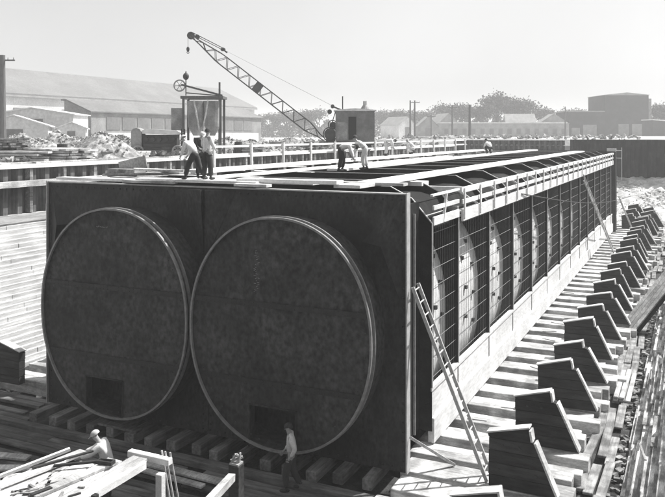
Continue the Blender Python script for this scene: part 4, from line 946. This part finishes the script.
protos = [tree_mesh(3, .3), tree_mesh(11, .15), tree_mesh(29, .45)]
used = [False] * 3
TR = [(457, 275, 1.25, 'tall round tree behind the long low building, right of the gabled house'), (486, 262, 1.15, 'tree just right of the stout pole'), (497, 275, 1.45, 'broad tree left of centre in the cluster behind the long low building'), (512, 270, 1.3, 'tree at the middle of the cluster'), (526, 280, 1.25, 'tree at the right of the cluster'),
      (541, 290, 1.1, 'tree left of the brick building'), (425, 300, 1.1, 'tree behind the gabled house'), (440, 310, 1.15, 'tree between the gabled house and the tall round tree'), (385, 300, 1.0, 'tree right behind the crane house'), (400, 290, 1.1, 'tree left of the pair of poles'),
      (300, 280, .9, 'tree under the boom right of the long shed'), (288, 300, 1.0, 'small tree at the end of the long shed'), (272, 290, .95, 'tree at the right corner of the long shed'), (318, 300, 1.05, 'tree left of the crane winch'), (470, 300, 1.2, 'tree behind the stout pole'), (575, 330, 1.2, 'tree behind the low wing of the brick building'), (660, 250, 1.0, 'tree at the right edge of the picture'), (372, 310, 1.0, 'tree seen over the right corner of the crane house')]
for i, (px, d, s, lab) in enumerate(TR):
    k = i % 3; o = protos[k] if not used[k] else copy_tree(protos[k]); used[k] = True
    o.location = at(px, d, 7.5); o.rotation_euler.z = rnd.uniform(0, 6.28); o.scale = (s * 1.5, s * 1.5, s * rnd.uniform(1.25, 1.45)); tag(o, lab, 'tree', 'trees on the horizon')

# far wood behind the yard: nobody could count its trees
b = MB()
for _ in range(26000):
    px = rnd.uniform(225, 700); d = rnd.uniform(300, 380); x, y, z = at(px, d, 7.5)
    top = 7.0 + 2.4 * math.sin(px * .11) * math.sin(px * .043 + 1) + 2.0 * math.sin(px * .37)
    c = Vector((x, y, z + max(1.5, top) * rnd.random() ** .95)); a = Vector((rnd.uniform(-1, 1), rnd.uniform(-1, 1), rnd.uniform(-1, 1))).normalized() * rnd.uniform(.3, .7)
    q = a.cross(Vector((rnd.uniform(-1, 1), rnd.uniform(-1, 1), rnd.uniform(-1, 1)))).normalized() * rnd.uniform(.3, .6)
    b.add([c - a, c - q, c + a, c + q], [(0, 1, 2, 3)])
tag(b.build('far_wood', M_LEAF), 'low hazy belt of far trees and scrub behind the houses', 'wood', kind='stuff')

# ------------------------------------------------------------------ yard clutter
def heap(px, d, w, h, lab, m=M_SPOIL, g='heaps on the yard'):
    x, y, z = at(px, d); b = MB(); n = 22; vs = []
    for j in range(9):
        for i in range(n):
            t = 2 * math.pi * i / n; q = j / 8; rr = w * (1 - q) * (1 + .12 * math.sin(3 * t + px) + rnd.uniform(-.04, .04))
            vs.append((rr * math.cos(t), rr * math.sin(t) * .7, h * (1 - (1 - q) ** 1.6) * rnd.uniform(.96, 1.03) if j else -.05))
    b.add(vs, [(j * n + i, j * n + (i + 1) % n, (j + 1) * n + (i + 1) % n, (j + 1) * n + i) for j in range(8) for i in range(n)])
    for _ in range(160):
        t = rnd.uniform(0, 6.28); q = rnd.random(); rr = w * (1 - q) * .98; c = Vector((rr * math.cos(t), rr * math.sin(t) * .7, h * (1 - (1 - q) ** 1.6))); k = rnd.uniform(.03, .12)
        b.bar(c, c + Vector((rnd.uniform(-1, 1), rnd.uniform(-1, 1), rnd.uniform(-.2, .7))) * k * 1.6, k, k)
    o = b.build('earth_heap', m); o.location = (x, y, z); return tag(o, lab, 'heap', g)
heap(100, 45, 2.6, 1.5, 'tall pale heap in front of the workshop side', M_SPOIL); heap(75, 48, 2.2, 1.2, 'pale heap left of the tallest heap', M_SPOIL); heap(120, 50, 2.4, 1.3, 'pale heap between the tallest heap and the engine', M_SPOIL)
heap(40, 46, 2.6, 1.1, 'grey spoil heap near the left edge', M_RUBBLE); heap(20, 50, 2.4, 1.4, 'pale spoil heap at the left edge', M_SPOIL); heap(57, 52, 2.0, 1.6, 'pointed pale heap right of the grey spoil heap', M_SPOIL); heap(135, 52, 2.2, 1.0, 'pale heap just left of the engine', M_SPOIL); heap(225, 58, 2.4, 1.1, 'pale heap at the foot of the thin pole', M_SPOIL); heap(250, 60, 3, .9, 'low spoil heap right of the hoist', M_RUBBLE); heap(290, 70, 3.4, 1.0, 'low spoil heap left of the crane', M_RUBBLE)
def stack(px, d, n, w, l, rz, lab, m=M_WOODL):
    x, y, z = at(px, d)
    root = empty('lumber_stack', (x, y, z), R(rz)); tag(root, lab, 'lumber', 'lumber stacks on the yard')
    for k in range(n):
        b = MB()
        for i in range(5): b.box(-w / 2 + i * w / 5, -w / 2 + (i + .9) * w / 5, -l / 2 + rnd.uniform(-.4, .4), l / 2 + rnd.uniform(-.4, .4), k * .13 + .05, k * .13 + .15)
        b.build('board_layer', m, root).rotation_euler.z = R(rnd.uniform(-7, 7))
for a in ((10, 42, 9, 1.6, 3, 60, 'tall lumber stack at the left edge of the yard', M_WOODY), (22, 40, 4, 2, 4, 100, 'low lumber stack right of the left edge stack', M_WOODL), (57, 37, 5, 2.2, 3.6, 80, 'lumber stack behind the left wall cap', M_WOODL), (88, 36, 4, 1.8, 3, 20, 'lumber stack nearest the tall pale heap', M_WHITE),
          (128, 38, 3, 1.6, 2.6, 70, 'small lumber stack left of the engine', M_WHITE), (240, 50, 4, 2, 5, 80, 'lumber stack right of the thin pole', M_WOODL), (265, 56, 3, 2, 4, 30, 'low lumber stack under the boom', M_WOODL), (300, 62, 4, 2, 5, 70, 'lumber stack left of the crane tracks', M_WOODY), (430, 110, 8, 3, 8, 60, 'lumber stack beyond the handrail right of the crane', M_WHITE), (455, 130, 9, 3, 9, 20, 'pale lumber stack before the long low building', M_WHITE), (385, 90, 5, 3, 6, 80, 'lumber stack right of the crane', M_WOODL)): stack(*a)
def crate(px, d, s, rz, lab, m=M_WOODL):
    x, y, z = at(px, d); r = empty('crate', (x, y, z), R(rz)); tag(r, lab, 'crate', 'crates and drums on the yard')
    MB().box(-s / 2, s / 2, -s / 2, s / 2, .02, s * .8).build('side', m, r)
    b = MB()
    for zz in (.08, s * .66): b.box(-s / 2 - .03, s / 2 + .03, -s / 2 - .03, s / 2 + .03, zz, zz + .08)
    b.build('batten', M_WOODY, r)
for a in ((135, 36, .7, 20, 'pale crate left of the engine wheels'), (170, 36, .5, 50, 'small crate between engine and hoist', M_WOODY), (230, 46, .9, 10, 'crate at the foot of the thin pole'), (246, 52, .8, 60, 'crate right of the thin pole', M_WOODY), (275, 58, 1.0, 30, 'big crate under the boom'), (310, 64, .9, 15, 'crate left of the crane winch', M_WOODY), (105, 37, .6, 70, 'small dark crate before the tallest heap', M_WOODY)): crate(*a)
for px, d, lab in ((150, 37, 'left drum standing before the engine'), (158, 36.5, 'right drum standing before the engine'), (238, 44, 'dark drum right of the hoist'), (322, 60, 'drum by the crane tracks'), (62, 39, 'dark drum near the lumber behind the left wall')):
    x, y, z = at(px, d); b = MB().tube((0, 0, .02), (0, 0, .85), .28, n=16); b.torus((0, 0, .3), .28, .02, n=16); b.torus((0, 0, .6), .28, .02, n=16)
    o = b.build('steel_drum', M_DARK if 'dark' in lab else M_WALLG); o.location = (x, y, z); tag(o, lab, 'drum', 'crates and drums on the yard')
b = MB()
for _ in range(2600):
    d = 33 + 130 * rnd.random() ** 1.8; px = rnd.uniform(-30, 640); x, y, z = at(px, d)
    if -21.5 < x < 9 and y < 76: continue
    s = rnd.uniform(.08, .35) * (1 + d / 120); w = Vector((rnd.uniform(-1, 1), rnd.uniform(-1, 1), rnd.uniform(-.1, .4))) * s * 1.6
    b.bar((x, y, z + (.7 if y > 76 and x > -35 else 0) + s * .25), Vector((x, y, z + (.7 if y > 76 and x > -35 else 0) + s * .4)) + w, s * .5, s * .5)
tag(b.build('yard_litter', M_RUBBLE), 'scattered scraps and stones over the yard', 'litter', kind='stuff')
# plank gangways over left wall and beam junk near wall top
for i, (y, l, rz, lab) in enumerate([(10, 5, 92, 'board lying along the cap of the left wall near the heaps'), (14.5, 4, 84, 'second board lying on the cap of the left wall'), (19.8, 5, 95, 'board on the cap of the left wall right of the men'), (6.5, 3, 98, 'board on the cap of the left wall at the left edge')]):
    o = MB().box(-l / 2, l / 2, -.15, .15, 0, .08).build('board', M_WOODL); o.location = (-21.2, y, 7.46); o.rotation_euler.z = R(rz); tag(o, lab, 'board', 'boards on the left wall cap')
# tin roofing scrap lean-to on the tube's left
sl = empty('tool_box', (-11.3, 2.4, T)); tag(sl, 'open tool box with a slanted lid on the front left of the tube top', 'tool box')
MB().box(-.6, .6, -.3, .3, 0, .28).build('body', M_WOODY, sl); MB().bar((-.6, .33, .3), (.6, .33, .55), .04, .4).build('lid', M_WOODL, sl)

# ------------------------------------------------------------------ haze
hz = MB().box(-4200, 4200, -420, 7200, -2.0, 40.0).build('haze', None) if False else None
b = MB().box(-1300, 1300, -60, 1500, -2.0, 34.0)
me = bpy.data.meshes.new('haze'); me.from_pydata(b.v, [], b.f); hz = bpy.data.objects.new('haze', me); COL.objects.link(hz); bmfix(me)
hm = bpy.data.materials.new('haze_air'); hm.use_nodes = True; nt = hm.node_tree; nt.nodes.remove(nt.nodes['Principled BSDF'])
pv = nt.nodes.new('ShaderNodeVolumePrincipled'); pv.inputs['Color'].default_value = (.95, .95, .95, 1); pv.inputs['Density'].default_value = .0010; pv.inputs['Anisotropy'].default_value = 0.0
nt.links.new(pv.outputs[0], nt.nodes['Material Output'].inputs['Volume']); me.materials.append(hm); tag(hz, 'thin dusty haze over the yard', 'haze', kind='stuff')

# ------------------------------------------------------------------ light
az, el = 38, 54      # sun: 38 degrees to the right of the tube's length, beyond it
sdv = Vector((math.sin(R(az)) * math.cos(R(el)), math.cos(R(az)) * math.cos(R(el)), math.sin(R(el))))
ld = bpy.data.lights.new('sun', 'SUN'); ld.energy = 4.8; ld.angle = R(.5); ld.color = (1, .99, .97)
lo = bpy.data.objects.new('sun', ld); COL.objects.link(lo); lo.rotation_euler = sdv.to_track_quat('Z', 'Y').to_euler(); lo.location = (40, 40, 60)
w = bpy.data.worlds.new('World'); S.world = w; w.use_nodes = True; nt = w.node_tree; bg = nt.nodes['Background']
sk = nt.nodes.new('ShaderNodeTexSky'); sk.sky_type = 'NISHITA'; sk.sun_disc = False; sk.sun_elevation = R(el); sk.sun_rotation = R(az); sk.dust_density = 4; sk.air_density = 1
bw = nt.nodes.new('ShaderNodeRGBToBW'); nt.links.new(sk.outputs[0], bw.inputs[0]); 
pw = nt.nodes.new('ShaderNodeMath'); pw.operation = 'POWER'; pw.inputs[1].default_value = .6; nt.links.new(bw.outputs[0], pw.inputs[0])
ns = nt.nodes.new('ShaderNodeTexNoise'); ns.inputs['Scale'].default_value = 2.5; ns.inputs['Detail'].default_value = 5
tcw = nt.nodes.new('ShaderNodeTexCoord'); nt.links.new(tcw.outputs['Generated'], ns.inputs['Vector'])
mrw = nt.nodes.new('ShaderNodeMapRange'); mrw.inputs[1].default_value = .3; mrw.inputs[2].default_value = .7; mrw.inputs[3].default_value = 2.05; mrw.inputs[4].default_value = 2.35; nt.links.new(ns.outputs[0], mrw.inputs[0])
mw = nt.nodes.new('ShaderNodeMath'); mw.operation = 'MULTIPLY'; nt.links.new(pw.outputs[0], mw.inputs[0]); nt.links.new(mrw.outputs[0], mw.inputs[1])
nt.links.new(mw.outputs[0], bg.inputs['Color']); bg.inputs['Strength'].default_value = .095

cd = bpy.data.cameras.new('camera'); co = bpy.data.objects.new('camera', cd); COL.objects.link(co); S.camera = co
co.location = (6.79, -18.91, 8.84); co.rotation_euler = (R(90), 0, R(25.3))
cd.sensor_width = 36; cd.lens = 36 * 767 / 665; cd.shift_x = 0; cd.shift_y = -(248.5 - 134) / 665; cd.clip_start = .1; cd.clip_end = 12000
S.view_settings.view_transform = 'Standard'; S.view_settings.look = 'None'; S.view_settings.gamma = 1; S.view_settings.use_curve_mapping = False
S.view_settings.exposure = .75
S.render.resolution_x = 1024; S.render.resolution_y = 765
try:
    S.cycles.use_denoising = True; S.cycles.volume_step_rate = 5; S.cycles.max_bounces = 6; S.cycles.volume_bounces = 1
except Exception: pass
